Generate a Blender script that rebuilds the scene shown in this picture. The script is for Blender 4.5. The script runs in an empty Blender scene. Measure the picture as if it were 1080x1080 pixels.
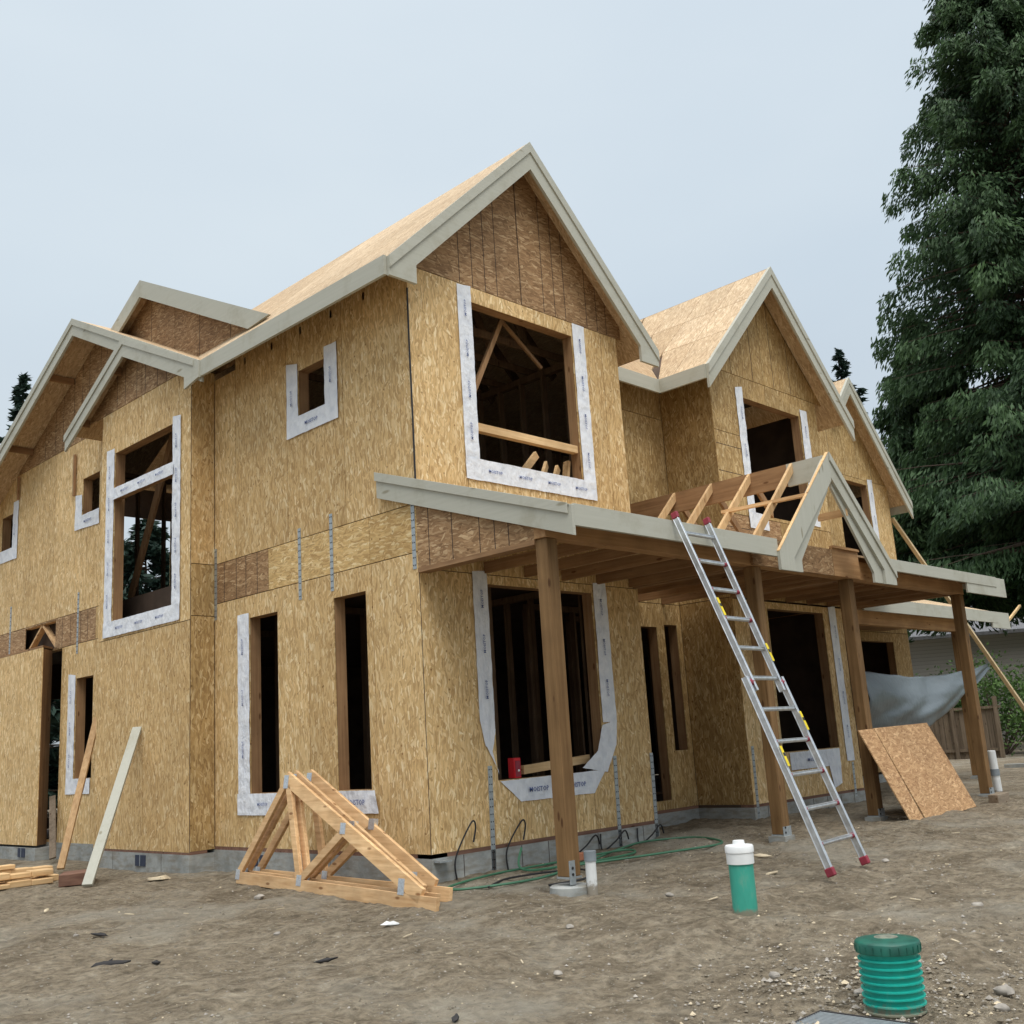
import bpy, math, random
import numpy as np
from mathutils import Vector, Matrix, noise
random.seed(7); RNG = np.random.default_rng(11)
S = bpy.context.scene
COL = S.collection
V = Vector
# ------------------------------------------------------------------ materials
def newmat(name, rough=.8, spec=.3):
    m = bpy.data.materials.new(name); m.use_nodes = True
    nt = m.node_tree; b = nt.nodes['Principled BSDF']
    b.inputs['Roughness'].default_value = rough
    b.inputs['Specular IOR Level'].default_value = spec
    return m, nt, b
def N(nt, typ, **kw):
    n = nt.nodes.new(typ)
    for k, v in kw.items():
        if k in n.inputs.keys(): n.inputs[k].default_value = v
        else: setattr(n, k, v)
    return n
def L(nt, a, b): nt.links.new(a, b)
def ramp(nt, fac, stops):
    r = nt.nodes.new('ShaderNodeValToRGB'); e = r.color_ramp.elements
    while len(e) < len(stops): e.new(.5)
    for el, (p, c) in zip(e, stops):
        el.position = p; el.color = (*c, 1) if len(c) == 3 else c
    L(nt, fac, r.inputs['Fac']); return r.outputs['Color']
def math_(nt, op, a, b=None, c=None):
    n = nt.nodes.new('ShaderNodeMath'); n.operation = op
    for i, v in enumerate((a, b, c)):
        if v is None: continue
        if isinstance(v, (int, float)): n.inputs[i].default_value = v
        else: L(nt, v, n.inputs[i])
    return n.outputs[0]
def mix(nt, fac, a, b, blend='MIX'):
    n = nt.nodes.new('ShaderNodeMix'); n.data_type = 'RGBA'; n.blend_type = blend
    for i, v in ((0, fac), (6, a), (7, b)):
        if isinstance(v, (int, float)): n.inputs[i].default_value = v
        elif isinstance(v, tuple): n.inputs[i].default_value = (*v, 1)
        else: L(nt, v, n.inputs[i])
    return n.outputs[2]
def bump(nt, b, h, strength=.3, dist=.01):
    n = N(nt, 'ShaderNodeBump'); n.inputs['Strength'].default_value = strength
    n.inputs['Distance'].default_value = dist
    L(nt, h, n.inputs['Height']); L(nt, n.outputs[0], b.inputs['Normal'])
def coords(nt):
    tc = nt.nodes.new('ShaderNodeTexCoord'); return tc.outputs['Object']
def scaled(nt, vec, s, rot=(0, 0, 0)):
    m = nt.nodes.new('ShaderNodeMapping'); m.inputs['Scale'].default_value = s
    m.inputs['Rotation'].default_value = rot; L(nt, vec, m.inputs['Vector']); return m.outputs[0]
def noise_(nt, vec, scale, detail=3, rough=.55):
    n = nt.nodes.new('ShaderNodeTexNoise'); n.inputs['Scale'].default_value = scale
    n.inputs['Detail'].default_value = detail; n.inputs['Roughness'].default_value = rough
    L(nt, vec, n.inputs['Vector']); return n
def tone(nt):
    a = nt.nodes.new('ShaderNodeAttribute'); a.attribute_name = 'tone'; return a.outputs['Fac']

def osb(name, dark, mid, light, horiz=False, roof=0, stain=.12):
    m, nt, b = newmat(name, .72, .25)
    o = coords(nt); sp = nt.nodes.new('ShaderNodeSeparateXYZ'); L(nt, o, sp.inputs[0])
    t = tone(nt)
    if roof == 1: u, v = sp.outputs['Y'], math_(nt, 'MULTIPLY', sp.outputs['X'], 1.4)
    elif roof == 2: u, v = sp.outputs['X'], math_(nt, 'MULTIPLY', sp.outputs['Y'], 1.12)
    else: u, v = math_(nt, 'ADD', sp.outputs['X'], sp.outputs['Y']), sp.outputs['Z']
    u = math_(nt, 'MULTIPLY_ADD', t, 31.7, u); v = math_(nt, 'MULTIPLY_ADD', t, 17.3, v)
    cb = nt.nodes.new('ShaderNodeCombineXYZ')
    L(nt, v if horiz else u, cb.inputs[0]); L(nt, u if horiz else v, cb.inputs[1])
    wob = noise_(nt, cb.outputs[0], 5, 2)
    ad = nt.nodes.new('ShaderNodeVectorMath'); ad.operation = 'MULTIPLY_ADD'
    L(nt, wob.outputs['Color'], ad.inputs[0]); ad.inputs[1].default_value = (.09, .05, 0); L(nt, cb.outputs[0], ad.inputs[2])
    base = ad.outputs[0]
    cur = None; hh = None
    for k, (ang, su, sv, thr) in enumerate(((.10, 36, 7.5, 0), (-.28, 46, 9.5, .5), (.38, 42, 9, .55), (-.9, 50, 14, .8), (.04, 66, 11, .55))):
        vc = scaled(nt, base, (su, sv, 1), (0, 0, 0)) if k == 0 else scaled(nt, scaled(nt, base, (1, 1, 1), (0, 0, ang)), (su, sv, 1))
        vo = nt.nodes.new('ShaderNodeTexVoronoi'); vo.voronoi_dimensions = '2D'; vo.inputs['Scale'].default_value = 1
        vo.inputs['Randomness'].default_value = 1
        L(nt, vc, vo.inputs['Vector'])
        s2 = nt.nodes.new('ShaderNodeSeparateColor'); L(nt, vo.outputs['Color'], s2.inputs[0])
        if cur is None: cur = s2.outputs[0]
        else:
            msk = math_(nt, 'GREATER_THAN', s2.outputs[1], thr)
            mx = nt.nodes.new('ShaderNodeMix'); mx.data_type = 'FLOAT'
            L(nt, msk, mx.inputs[0]); L(nt, cur, mx.inputs[2]); L(nt, s2.outputs[0], mx.inputs[3]); cur = mx.outputs[0]
    c = ramp(nt, cur, ((0, dark), (.3, tuple(.5*(a+q) for a, q in zip(dark, mid))), (.6, mid), (.86, tuple(.65*a+.35*q for a, q in zip(mid, light))), (1, light)))
    fine = noise_(nt, scaled(nt, cb.outputs[0], (70, 16, 1)), 1, 4, .7)
    c = mix(nt, .35, c, ramp(nt, fine.outputs['Fac'], ((.3, tuple(.62*q for q in mid)), (.7, tuple(min(1, 1.32*q) for q in mid)))))
    big = noise_(nt, cb.outputs[0], 1.3, 4)
    c = mix(nt, 1, c, ramp(nt, big.outputs['Fac'], ((.3, (1-stain,)*3), (.7, (1+stain*.4,)*3))), 'MULTIPLY')
    c = mix(nt, 1, c, ramp(nt, t, ((0, (.86, .83, .78)), (.5, (.98, .97, .95)), (1, (1.08, 1.08, 1.08)))), 'MULTIPLY')
    sp2 = nt.nodes.new('ShaderNodeTexVoronoi'); sp2.voronoi_dimensions = '2D'; sp2.inputs['Scale'].default_value = 4.3
    L(nt, cb.outputs[0], sp2.inputs['Vector'])
    s3 = nt.nodes.new('ShaderNodeSeparateColor'); L(nt, sp2.outputs['Color'], s3.inputs[0])
    dd_ = math_(nt, 'ADD', sp2.outputs['Distance'], math_(nt, 'MULTIPLY', math_(nt, 'GREATER_THAN', s3.outputs[0], .35), 1))
    dots = ramp(nt, dd_, ((.03, (.5, .42, .33)), (.06, (1, 1, 1))))
    c = mix(nt, 1, c, dots, 'MULTIPLY')
    L(nt, c, b.inputs['Base Color']); bump(nt, b, cur, .35, .004)
    return m
def wood(name, c1, c2, axis='z', knots=True, rough=.75, gs=1.):
    m, nt, b = newmat(name, rough, .25)
    o = coords(nt); t = tone(nt)
    cb = nt.nodes.new('ShaderNodeCombineXYZ')
    for i in range(3): L(nt, math_(nt, 'MULTIPLY', t, 9.3+i*4), cb.inputs[i])
    ad = nt.nodes.new('ShaderNodeVectorMath'); ad.operation = 'ADD'; L(nt, o, ad.inputs[0]); L(nt, cb.outputs[0], ad.inputs[1])
    s = {'x': (1.2, 28, 28), 'y': (28, 1.2, 28), 'z': (28, 28, 1.2)}[axis]
    s = tuple(q*gs for q in s)
    n = noise_(nt, scaled(nt, ad.outputs[0], s), 1, 4, .6)
    c = ramp(nt, n.outputs['Fac'], ((.3, c1), (.68, c2)))
    n2 = noise_(nt, ad.outputs[0], 3.1, 3)
    c = mix(nt, 1, c, ramp(nt, n2.outputs['Fac'], ((.3, (.82, .80, .78)), (.7, (1.08, 1.07, 1.05)))), 'MULTIPLY')
    c = mix(nt, 1, c, ramp(nt, t, ((0, (.84, .82, .8)), (1, (1.12, 1.1, 1.06)))), 'MULTIPLY')
    if knots:
        s2 = tuple(3. if q < 5 else 9. for q in s)
        vo = nt.nodes.new('ShaderNodeTexVoronoi'); vo.inputs['Scale'].default_value = 1; L(nt, scaled(nt, ad.outputs[0], s2), vo.inputs['Vector'])
        c = mix(nt, 1, c, ramp(nt, vo.outputs['Distance'], ((.08, (.45, .36, .3)), (.15, (1, 1, 1)))), 'MULTIPLY')
    L(nt, c, b.inputs['Base Color']); bump(nt, b, n.outputs['Fac'], .25, .002)
    return m
def plain(name, col, rough=.6, metal=0., var=.15, scale=8, bmp=0., spec=.4):
    m, nt, b = newmat(name, rough, spec); b.inputs['Metallic'].default_value = metal
    n = noise_(nt, coords(nt), scale, 4)
    c = ramp(nt, n.outputs['Fac'], ((.3, tuple(q*(1-var) for q in col)), (.7, tuple(min(1, q*(1+var)) for q in col))))
    L(nt, c, b.inputs['Base Color'])
    if bmp: bump(nt, b, n.outputs['Fac'], bmp, .01)
    return m
M = {}
M['osb'] = osb('osb_golden', (.35, .205, .08), (.69, .475, .225), (.96, .83, .56))
M['osb_h'] = osb('osb_golden_band', (.35, .20, .075), (.69, .47, .205), (.96, .82, .52), horiz=True)
M['osb_b'] = osb('osb_weathered', (.17, .09, .042), (.385, .235, .12), (.72, .53, .32), stain=.22, horiz=True)
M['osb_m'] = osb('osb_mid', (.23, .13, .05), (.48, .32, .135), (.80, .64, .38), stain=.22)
M['osb_r'] = osb('osb_roof', (.36, .24, .14), (.58, .43, .27), (.80, .66, .46), roof=1)
M['osb_rx'] = osb('osb_roof_side', (.32, .20, .11), (.52, .37, .22), (.72, .57, .39), roof=2)
M['osb_o'] = osb('osb_orange', (.24, .12, .055), (.46, .275, .135), (.74, .50, .28), horiz=True)
M['ink'] = plain('black_line', (.045, .03, .025), .9)
M['stud'] = wood('stud_wood', (.25, .14, .07), (.38, .235, .125), 'z')
M['stud_y'] = wood('stud_wood_y', (.25, .14, .07), (.38, .235, .125), 'y')
M['stud_x'] = wood('stud_wood_x', (.25, .14, .07), (.38, .235, .125), 'x')
M['fir'] = wood('fir_beam', (.36, .20, .095), (.50, .31, .155), 'x')
M['fir_z'] = wood('fir_stud', (.40, .25, .125), (.56, .38, .21), 'z')
M['pale_y'] = wood('pale_lumber_y', (.56, .34, .165), (.80, .56, .32), 'y')
M['pale_zz'] = wood('pale_brace', (.66, .52, .32), (.82, .68, .46), 'z')
M['pale_x'] = wood('pale_lumber_x', (.60, .40, .20), (.78, .57, .33), 'x')
M['pale_z'] = wood('pale_lumber_z', (.56, .36, .18), (.74, .53, .30), 'z')
M['post'] = wood('treated_post', (.15, .085, .035), (.265, .16, .072), 'z', gs=.9)
M['dark'] = wood('dark_timber', (.15, .08, .06), (.26, .15, .11), 'x')
def primed(name, axis):
    m, nt, b = newmat(name, .6, .3); o = coords(nt); t = tone(nt)
    sc = {'x': (1.5, 40, 40), 'y': (40, 1.5, 40), 'z': (40, 40, 1.5)}[axis]
    g = noise_(nt, scaled(nt, o, sc), 1, 4, .6); d = noise_(nt, o, 1.7, 5, .7)
    c = ramp(nt, g.outputs['Fac'], ((.3, (.43, .425, .36)), (.7, (.465, .46, .395))))
    c = mix(nt, 1, c, ramp(nt, d.outputs['Fac'], ((.36, (.88, .86, .82)), (.48, (1, 1, 1)))), 'MULTIPLY')
    c = mix(nt, 1, c, ramp(nt, t, ((0, (.95, .95, .94)), (1, (1.04, 1.04, 1.04)))), 'MULTIPLY')
    vo = nt.nodes.new('ShaderNodeTexVoronoi'); vo.inputs['Scale'].default_value = 1; L(nt, scaled(nt, o, tuple(1.2 if q < 5 else 4.5 for q in sc)), vo.inputs['Vector'])
    c = mix(nt, 1, c, ramp(nt, vo.outputs['Distance'], ((.05, (.62, .58, .5)), (.10, (1, 1, 1)))), 'MULTIPLY')
    L(nt, c, b.inputs['Base Color']); bump(nt, b, g.outputs['Fac'], .2, .002); return m
M['trim_x'] = primed('primed_trim_x', 'x'); M['trim_y'] = primed('primed_trim_y', 'y'); M['trim_z'] = primed('primed_trim_z', 'z')
M['plate'] = plain('galvanised', (.42, .46, .48), .45, .6, .15, 30)
M['alu'] = plain('aluminium', (.62, .64, .66), .38, .8, .18, 14)
M['red'] = plain('red_plastic', (.26, .03, .05), .55)
M['redb'] = plain('bright_red_plastic', (.6, .01, .02), .4)
M['yellow'] = plain('yellow_sticker', (.75, .58, .02), .5)
M['black'] = plain('black_rubber', (.02, .02, .022), .6)
M['white'] = plain('white_pvc', (.78, .79, .78), .4, 0, .06, 12)
M['greyp'] = plain('grey_pvc', (.22, .25, .27), .5)
M['teal'] = plain('green_pvc', (.05, .36, .27), .38, 0, .1, 5)
M['pond'] = plain('green_corrugated', (.012, .40, .33), .3, 0, .12, 6)
M['lid'] = plain('dark_green_lid', (.010, .10, .07), .4, 0, .3, 14)
M['dust'] = plain('dust', (.16, .17, .13), .95, 0, .35, 40)
M['hose'] = plain('green_hose', (.05, .16, .09), .5)
M['blue'] = plain('blue_vent', (.03, .04, .07), .6)
M['ink_blue'] = plain('blue_lettering', (.07, .11, .30), .6)
M['stud_in'] = wood('shade_toned_framing', (.13, .08, .05), (.22, .145, .09), 'z')  # framing wood coloured darker to stand in for shade inside the rooms
M['int'] = plain('dark_floor_and_painted_shade', (.075, .05, .035), .9, 0, .3, 3)  # dark floor wood, also the painted shade on inner wall and roof faces
M['chrome'] = plain('nail_plate', (.62, .66, .70), .35, .7, .2, 60)
M['stone'] = plain('pebble', (.33, .30, .26), .9, 0, .4, 9, .3)
M['clod'] = plain('dirt_clod', (.20, .17, .125), .95, 0, .4, 9, .3)
M['litter'] = plain('pale_chip', (.55, .46, .32), .9, 0, .3, 9)
M['barkd'] = plain('dark_scrap', (.03, .028, .028), .8)
M['brick'] = plain('brick', (.42, .17, .09), .9)
M['redyel'] = plain('yellow_fibreglass', (.62, .52, .03), .45)
def tape_mat():
    m, nt, b = newmat('flashing_membrane', .5, .4)
    o = coords(nt); n = noise_(nt, scaled(nt, o, (1, 1, 1)), 9, 4); n2 = noise_(nt, scaled(nt, o, (3, 3, 1)), 6, 3)
    c = ramp(nt, n.outputs['Fac'], ((.3, (.66, .69, .75)), (.6, (.80, .82, .86))))
    L(nt, c, b.inputs['Base Color']); bump(nt, b, math_(nt, 'ADD', n.outputs['Fac'], n2.outputs['Fac']), .6, .03); return m
M['tape'] = tape_mat()
def muddy(name, col, rough, z0, h):
    m, nt, b = newmat(name, rough, .4); o = coords(nt); sp = nt.nodes.new('ShaderNodeSeparateXYZ'); L(nt, o, sp.inputs[0])
    n = noise_(nt, o, 22, 5, .7); n2 = noise_(nt, scaled(nt, o, (1, 1, .35)), 9, 4, .65)
    f = math_(nt, 'DIVIDE', math_(nt, 'SUBTRACT', sp.outputs['Z'], z0), h)
    f = math_(nt, 'ADD', f, math_(nt, 'MULTIPLY', math_(nt, 'SUBTRACT', n.outputs['Fac'], .5), 1.6))
    msk = ramp(nt, f, ((.35, (.9, .9, .9)), (.75, (0, 0, 0))))
    sm = ramp(nt, n2.outputs['Fac'], ((.56, (0, 0, 0)), (.72, (.42, .42, .42))))
    c = ramp(nt, n2.outputs['Fac'], ((.3, tuple(q*.85 for q in col)), (.7, tuple(min(1, q*1.1) for q in col))))
    c = mix(nt, msk, mix(nt, sm, c, (.30, .27, .20)), (.24, .20, .145))
    L(nt, c, b.inputs['Base Color']); return m
M['teal'] = muddy('green_pvc', (.05, .36, .27), .45, -.02, .07)
M['pond'] = muddy('green_corrugated', (.012, .38, .30), .42, -.15, .09)
M['pvc_m'] = muddy('muddy_pvc', (.74, .75, .74), .45, .05, .12)
def concrete():
    m, nt, b = newmat('concrete', .9, .2); o = coords(nt)
    n = noise_(nt, o, 4, 6, .65); c = ramp(nt, n.outputs['Fac'], ((.3, (.22, .23, .22)), (.55, (.34, .35, .335)), (.75, (.44, .44, .41))))
    n3 = noise_(nt, scaled(nt, o, (1, 1, 4)), 5, 4)
    c = mix(nt, ramp(nt, n3.outputs['Fac'], ((.45, (0, 0, 0)), (.7, (.6, .6, .6)))), c, (.2, .165, .115))
    L(nt, c, b.inputs['Base Color']); bump(nt, b, n.outputs['Fac'], .4, .01); return m
M['conc'] = concrete()
def dirt():
    m, nt, b = newmat('dirt', .95, .15); o = coords(nt)
    a = noise_(nt, o, .9, 6, .6); f = noise_(nt, o, 14, 6, .7); st = noise_(nt, scaled(nt, o, (1, 1.5, 1), (0, 0, .6)), 3.0, 8, .7)
    c = ramp(nt, a.outputs['Fac'], ((.32, (.172, .138, .097)), (.5, (.262, .216, .157)), (.68, (.36, .31, .237))))
    c = mix(nt, .6, c, ramp(nt, st.outputs['Fac'], ((.28, (.115, .09, .063)), (.5, (.26, .216, .156)), (.72, (.45, .395, .31)))))
    c = mix(nt, 1, c, ramp(nt, f.outputs['Fac'], ((.32, (.55, .54, .52)), (.6, (1.32, 1.31, 1.27)))), 'MULTIPLY')
    for sc, lo, hi, col in ((26, .13, .19, (.50, .46, .38)), (60, .12, .2, (.46, .42, .34))):
        vo = nt.nodes.new('ShaderNodeTexVoronoi'); vo.inputs['Scale'].default_value = sc; L(nt, o, vo.inputs['Vector'])
        s2 = nt.nodes.new('ShaderNodeSeparateColor'); L(nt, vo.outputs['Color'], s2.inputs[0])
        msk = math_(nt, 'MULTIPLY', math_(nt, 'GREATER_THAN', s2.outputs[0], .72), math_(nt, 'LESS_THAN', vo.outputs['Distance'], math_(nt, 'MULTIPLY', s2.outputs[1], hi*1.7)))
        c = mix(nt, msk, c, mix(nt, s2.outputs[2], tuple(q*.45 for q in col), col))
    pa = noise_(nt, o, .45, 5, .65); c = mix(nt, ramp(nt, pa.outputs['Fac'], ((.5, (0, 0, 0)), (.64, (.65, .65, .65)))), c, (.36, .335, .275))
    pb = noise_(nt, scaled(nt, o, (1, 1, 1), (0, 0, 1)), 1.1, 6, .7); c = mix(nt, ramp(nt, pb.outputs['Fac'], ((.56, (0, 0, 0)), (.68, (.6, .6, .6)))), c, (.10, .075, .048))
    L(nt, c, b.inputs['Base Color'])
    h = math_(nt, 'ADD', math_(nt, 'MULTIPLY', f.outputs['Fac'], .8), math_(nt, 'MULTIPLY', st.outputs['Fac'], .8))
    g = noise_(nt, o, 60, 4, .7); h = math_(nt, 'MULTIPLY_ADD', g.outputs['Fac'], .25, h)
    bump(nt, b, h, 1., .09); return m
M['dirt'] = dirt()
def leafmat(name, c1, c2):
    m, nt, b = newmat(name, .6, .25); t = tone(nt)
    c = ramp(nt, t, ((0, c1), (1, c2))); L(nt, c, b.inputs['Base Color'])
    tr = N(nt, 'ShaderNodeBsdfTranslucent'); L(nt, c, tr.inputs['Color'])
    mx = N(nt, 'ShaderNodeMixShader'); mx.inputs[0].default_value = .25
    L(nt, b.outputs[0], mx.inputs[1]); L(nt, tr.outputs[0], mx.inputs[2])
    L(nt, mx.outputs[0], nt.nodes['Material Output'].inputs['Surface']); return m
M['cedar'] = leafmat('cedar_foliage', (.017, .040, .022), (.095, .17, .065))
M['fir_leaf'] = leafmat('fir_foliage', (.014, .032, .026), (.035, .065, .045))
M['leaf'] = leafmat('shrub_leaves', (.03, .075, .02), (.13, .22, .06))
M['grass'] = plain('grass', (.06, .16, .025), .9, 0, .3, 6, .3)
M['bark'] = plain('bark', (.09, .065, .05), .95, 0, .35, 5, .5)
M['shingle'] = plain('grey_shingles', (.20, .20, .21), .9, 0, .15, 9, .4)
def siding():
    m, nt, b = newmat('lap_siding', .7, .3); o = coords(nt); sp = nt.nodes.new('ShaderNodeSeparateXYZ'); L(nt, o, sp.inputs[0])
    fr = math_(nt, 'FRACT', math_(nt, 'MULTIPLY', sp.outputs['Z'], 6.5))
    c = ramp(nt, fr, ((0, (.16, .15, .14)), (.12, (.42, .40, .38)), (1, (.46, .44, .42))))
    L(nt, c, b.inputs['Base Color']); bump(nt, b, fr, .6, .02); return m
M['siding'] = siding()
M['fence_x'] = wood('grey_timber', (.24, .19, .14), (.36, .30, .23), 'x')
M['fence'] = wood('weathered_cedar', (.11, .085, .06), (.20, .16, .12), 'z')
def tarpm():
    m, nt, b = newmat('grey_tarp', .45, .5); b.inputs['Base Color'].default_value = (.15, .178, .195, 1)
    n = noise_(nt, coords(nt), 6, 3); bump(nt, b, n.outputs['Fac'], .4, .04); return m
M['tarp'] = tarpm()

# ------------------------------------------------------------------ mesh builder
class MB:
    def __init__(s): s.v = []; s.f = []; s.m = []; s.t = []; s.sm = []
    def poly(s, pts, m=0, t=.5, smooth=False):
        b = len(s.v); s.v += [tuple(p) for p in pts]; s.f.append(tuple(range(b, b+len(pts)))); s.m.append(m); s.t.append(t); s.sm.append(smooth)
    def hexa(s, a, b, m=0, t=None):
        """a, b: two loops of n points, joined into a closed solid"""
        t = random.random() if t is None else t; n = len(a); k = len(s.v)
        s.v += [tuple(p) for p in a] + [tuple(p) for p in b]
        # orient so that faces look outward
        ca = sum((V(p) for p in a), V())/n; cb_ = sum((V(p) for p in b), V())/n
        nn = (V(a[1])-V(a[0])).cross(V(a[2])-V(a[1]))
        fl = nn.dot(cb_-ca) > 0
        F = [tuple(range(k, k+n)), tuple(range(k+2*n-1, k+n-1, -1))] + [(k+i, k+n+i, k+n+(i+1) % n, k+(i+1) % n) for i in range(n)]
        if fl: F = [tuple(reversed(q)) for q in F]
        s.f += F; s.m += [m]*len(F); s.t += [t]*len(F); s.sm += [False]*len(F)
    def box(s, x0, x1, y0, y1, z0, z1, m=0, t=None):
        s.hexa([(x0, y0, z0), (x1, y0, z0), (x1, y1, z0), (x0, y1, z0)], [(x0, y0, z1), (x1, y0, z1), (x1, y1, z1), (x0, y1, z1)], m, t)
    def ext(s, pts, d, m=0, t=None):
        d = V(d); s.hexa(pts, [tuple(V(p)+d) for p in pts], m, t)
    def bar(s, p, q, w, h, m=0, side=None, t=None):
        """box of section w (along side) x h, centred on p-q"""
        p = V(p); q = V(q); d = (q-p).normalized()
        sd = V(side) if side else (V((0, 0, 1)).cross(d) if abs(d.z) < .95 else V((1, 0, 0)))
        sd = (sd - d*sd.dot(d)).normalized(); up = d.cross(sd)
        A = [p+sd*w/2*i+up*h/2*j for i, j in ((-1, -1), (1, -1), (1, 1), (-1, 1))]
        s.hexa(A, [a+(q-p) for a in A], m, t)
    def board(s, p, q, h, tv, m=0, t=None):
        """plumb board: top edge p-q, h high, thickness vector tv"""
        p = V(p); q = V(q); z = V((0, 0, h)); s.ext([p, q, q-z, p-z], tv, m, t)
    def tube(s, pts, r, n=8, m=0, caps=True, t=.5):
        pts = [V(p) for p in pts]; k = len(s.v); R_ = r if isinstance(r, (list, tuple)) else [r]*len(pts)
        d0 = (pts[1]-pts[0]).normalized(); a = d0.orthogonal().normalized()
        for i, p in enumerate(pts):
            d = ((pts[min(i+1, len(pts)-1)]-pts[max(i-1, 0)])).normalized()
            a = (a-d*a.dot(d)).normalized(); c = d.cross(a)
            for j in range(n):
                th = 2*math.pi*j/n; s.v.append(tuple(p+(a*math.cos(th)+c*math.sin(th))*R_[i]))
        for i in range(len(pts)-1):
            for j in range(n):
                s.f.append((k+i*n+j, k+i*n+(j+1) % n, k+(i+1)*n+(j+1) % n, k+(i+1)*n+j)); s.m.append(m); s.t.append(t); s.sm.append(True)
        if caps:
            s.f.append(tuple(k+j for j in reversed(range(n)))); s.f.append(tuple(k+(len(pts)-1)*n+j for j in range(n)))
            s.m += [m, m]; s.t += [t, t]; s.sm += [False, False]
    def lathe(s, c, prof, n=32, m=0, axis=V((0, 0, 1))):
        c = V(c); a = axis.orthogonal().normalized(); b = axis.cross(a); k = len(s.v)
        for r, z in prof:
            for j in range(n):
                th = 2*math.pi*j/n; s.v.append(tuple(c+axis*z+(a*math.cos(th)+b*math.sin(th))*r))
        for i in range(len(prof)-1):
            for j in range(n):
                s.f.append((k+i*n+j, k+i*n+(j+1) % n, k+(i+1)*n+(j+1) % n, k+(i+1)*n+j)); s.m.append(m); s.t.append(.5); s.sm.append(abs(prof[i][0]-prof[i+1][0]) < .02 or True)
    def build(s, name, mats, parent=None, bevel=0, sharp=True):
        me = bpy.data.meshes.new(name); me.from_pydata(s.v, [], s.f)
        for mm in (mats if isinstance(mats, list) else [mats]): me.materials.append(M[mm] if isinstance(mm, str) else mm)
        me.polygons.foreach_set('material_index', s.m); me.polygons.foreach_set('use_smooth', s.sm)
        at = me.attributes.new('tone', 'FLOAT', 'FACE'); at.data.foreach_set('value', s.t)
        me.update()
        if any(s.sm): me.set_sharp_from_angle(angle=math.radians(50))
        o = bpy.data.objects.new(name, me); COL.objects.link(o)
        if parent: o.parent = parent
        if bevel:
            md = o.modifiers.new('bevel', 'BEVEL'); md.width = bevel; md.segments = 1; md.limit_method = 'ANGLE'; md.angle_limit = math.radians(40)
        return o
def tag(o, label=None, cat=None, group=None, kind=None):
    if label: o['label'] = label
    if cat: o['category'] = cat
    if group: o['group'] = group
    if kind: o['kind'] = kind
    return o
def thing(name, label, cat, group=None, loc=(0, 0, 0)):
    o = bpy.data.objects.new(name, None); COL.objects.link(o); o.location = loc; o.empty_display_size = .2
    return tag(o, label, cat, group)

# ------------------------------------------------------------------ ground
def gz(x, y):
    s = max(0., -2.2-y)
    z = .03+.02*min(max(x, -1), 4)
    z -= min(.045*s, .32)
    d = abs((x-.2)+(y+4.2)*.9)          # low dirt berm running from the green pipe to the corner
    z += .05*math.exp(-(d/.35)**2)*(1/(1+math.exp(-max(-30, min(30, (x+1.8)*2)))))*(1 if y < -3 else max(0, 1-(y+3)*2))
    return z
def ground():
    def axis(lo, hi, step, far):
        a = list(np.arange(lo, hi, step)); d = step; p = lo; left = []
        while p > -far: d *= 1.35; p -= d; left.append(p)
        d = step; p = hi; right = [hi]
        while p < far: d *= 1.35; p += d; right.append(p)
        return list(reversed(left))+a+right
    xs = axis(-7, 9, .055, 500); ys = axis(-8, 5, .055, 500)
    nx, ny = len(xs), len(ys); vs = []
    for y in ys:
        for x in xs:
            z = gz(x, y)
            if -8 < x < 10 and -9 < y < 6:
                p = V((x, y, 0))
                z += .04*noise.noise(p*.9)+.030*noise.noise(p*2.7+V((5, 0, 0)))+.017*noise.noise(p*7)+.010*noise.noise(p*17)
                # tyre and rake marks
                z += .008*noise.noise(V((x*.6+y*.5, (x*-.6+y)*4, 3)))+.012*abs(noise.noise(p*11+V((2, 7, 0))))
                for rr in (4.2, 4.55, 5.9, 6.2):      # shallow wheel ruts curving across the yard
                    q = math.hypot(x-1.5, y+9.5)-rr; z -= .016*math.exp(-(q/.09)**2)*(.5+.5*noise.noise(V((x*2, y*2, rr)))); z += .010*math.exp(-((q-.16)/.06)**2)
                e = math.hypot(x+1.5, y+5.2)
                if e < 1: z -= .03*(1-e)
            vs.append((x, y, z))
    fs = [(j*nx+i, j*nx+i+1, (j+1)*nx+i+1, (j+1)*nx+i) for j in range(ny-1) for i in range(nx-1)]
    me = bpy.data.meshes.new('ground'); me.from_pydata(vs, [], fs); me.materials.append(M['dirt'])
    me.polygons.foreach_set('use_smooth', [True]*len(fs))
    o = bpy.data.objects.new('ground', me); COL.objects.link(o); tag(o, kind='structure')
ground()
b = MB(); b.box(26, 60, -30, 3.2, .0, .20); b.build('lawn', 'grass')['kind'] = 'structure'
b = MB(); b.box(17.5, 17.75, -20, 1.2, .0, .19); b.build('kerb', 'conc')['kind'] = 'structure'

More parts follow.
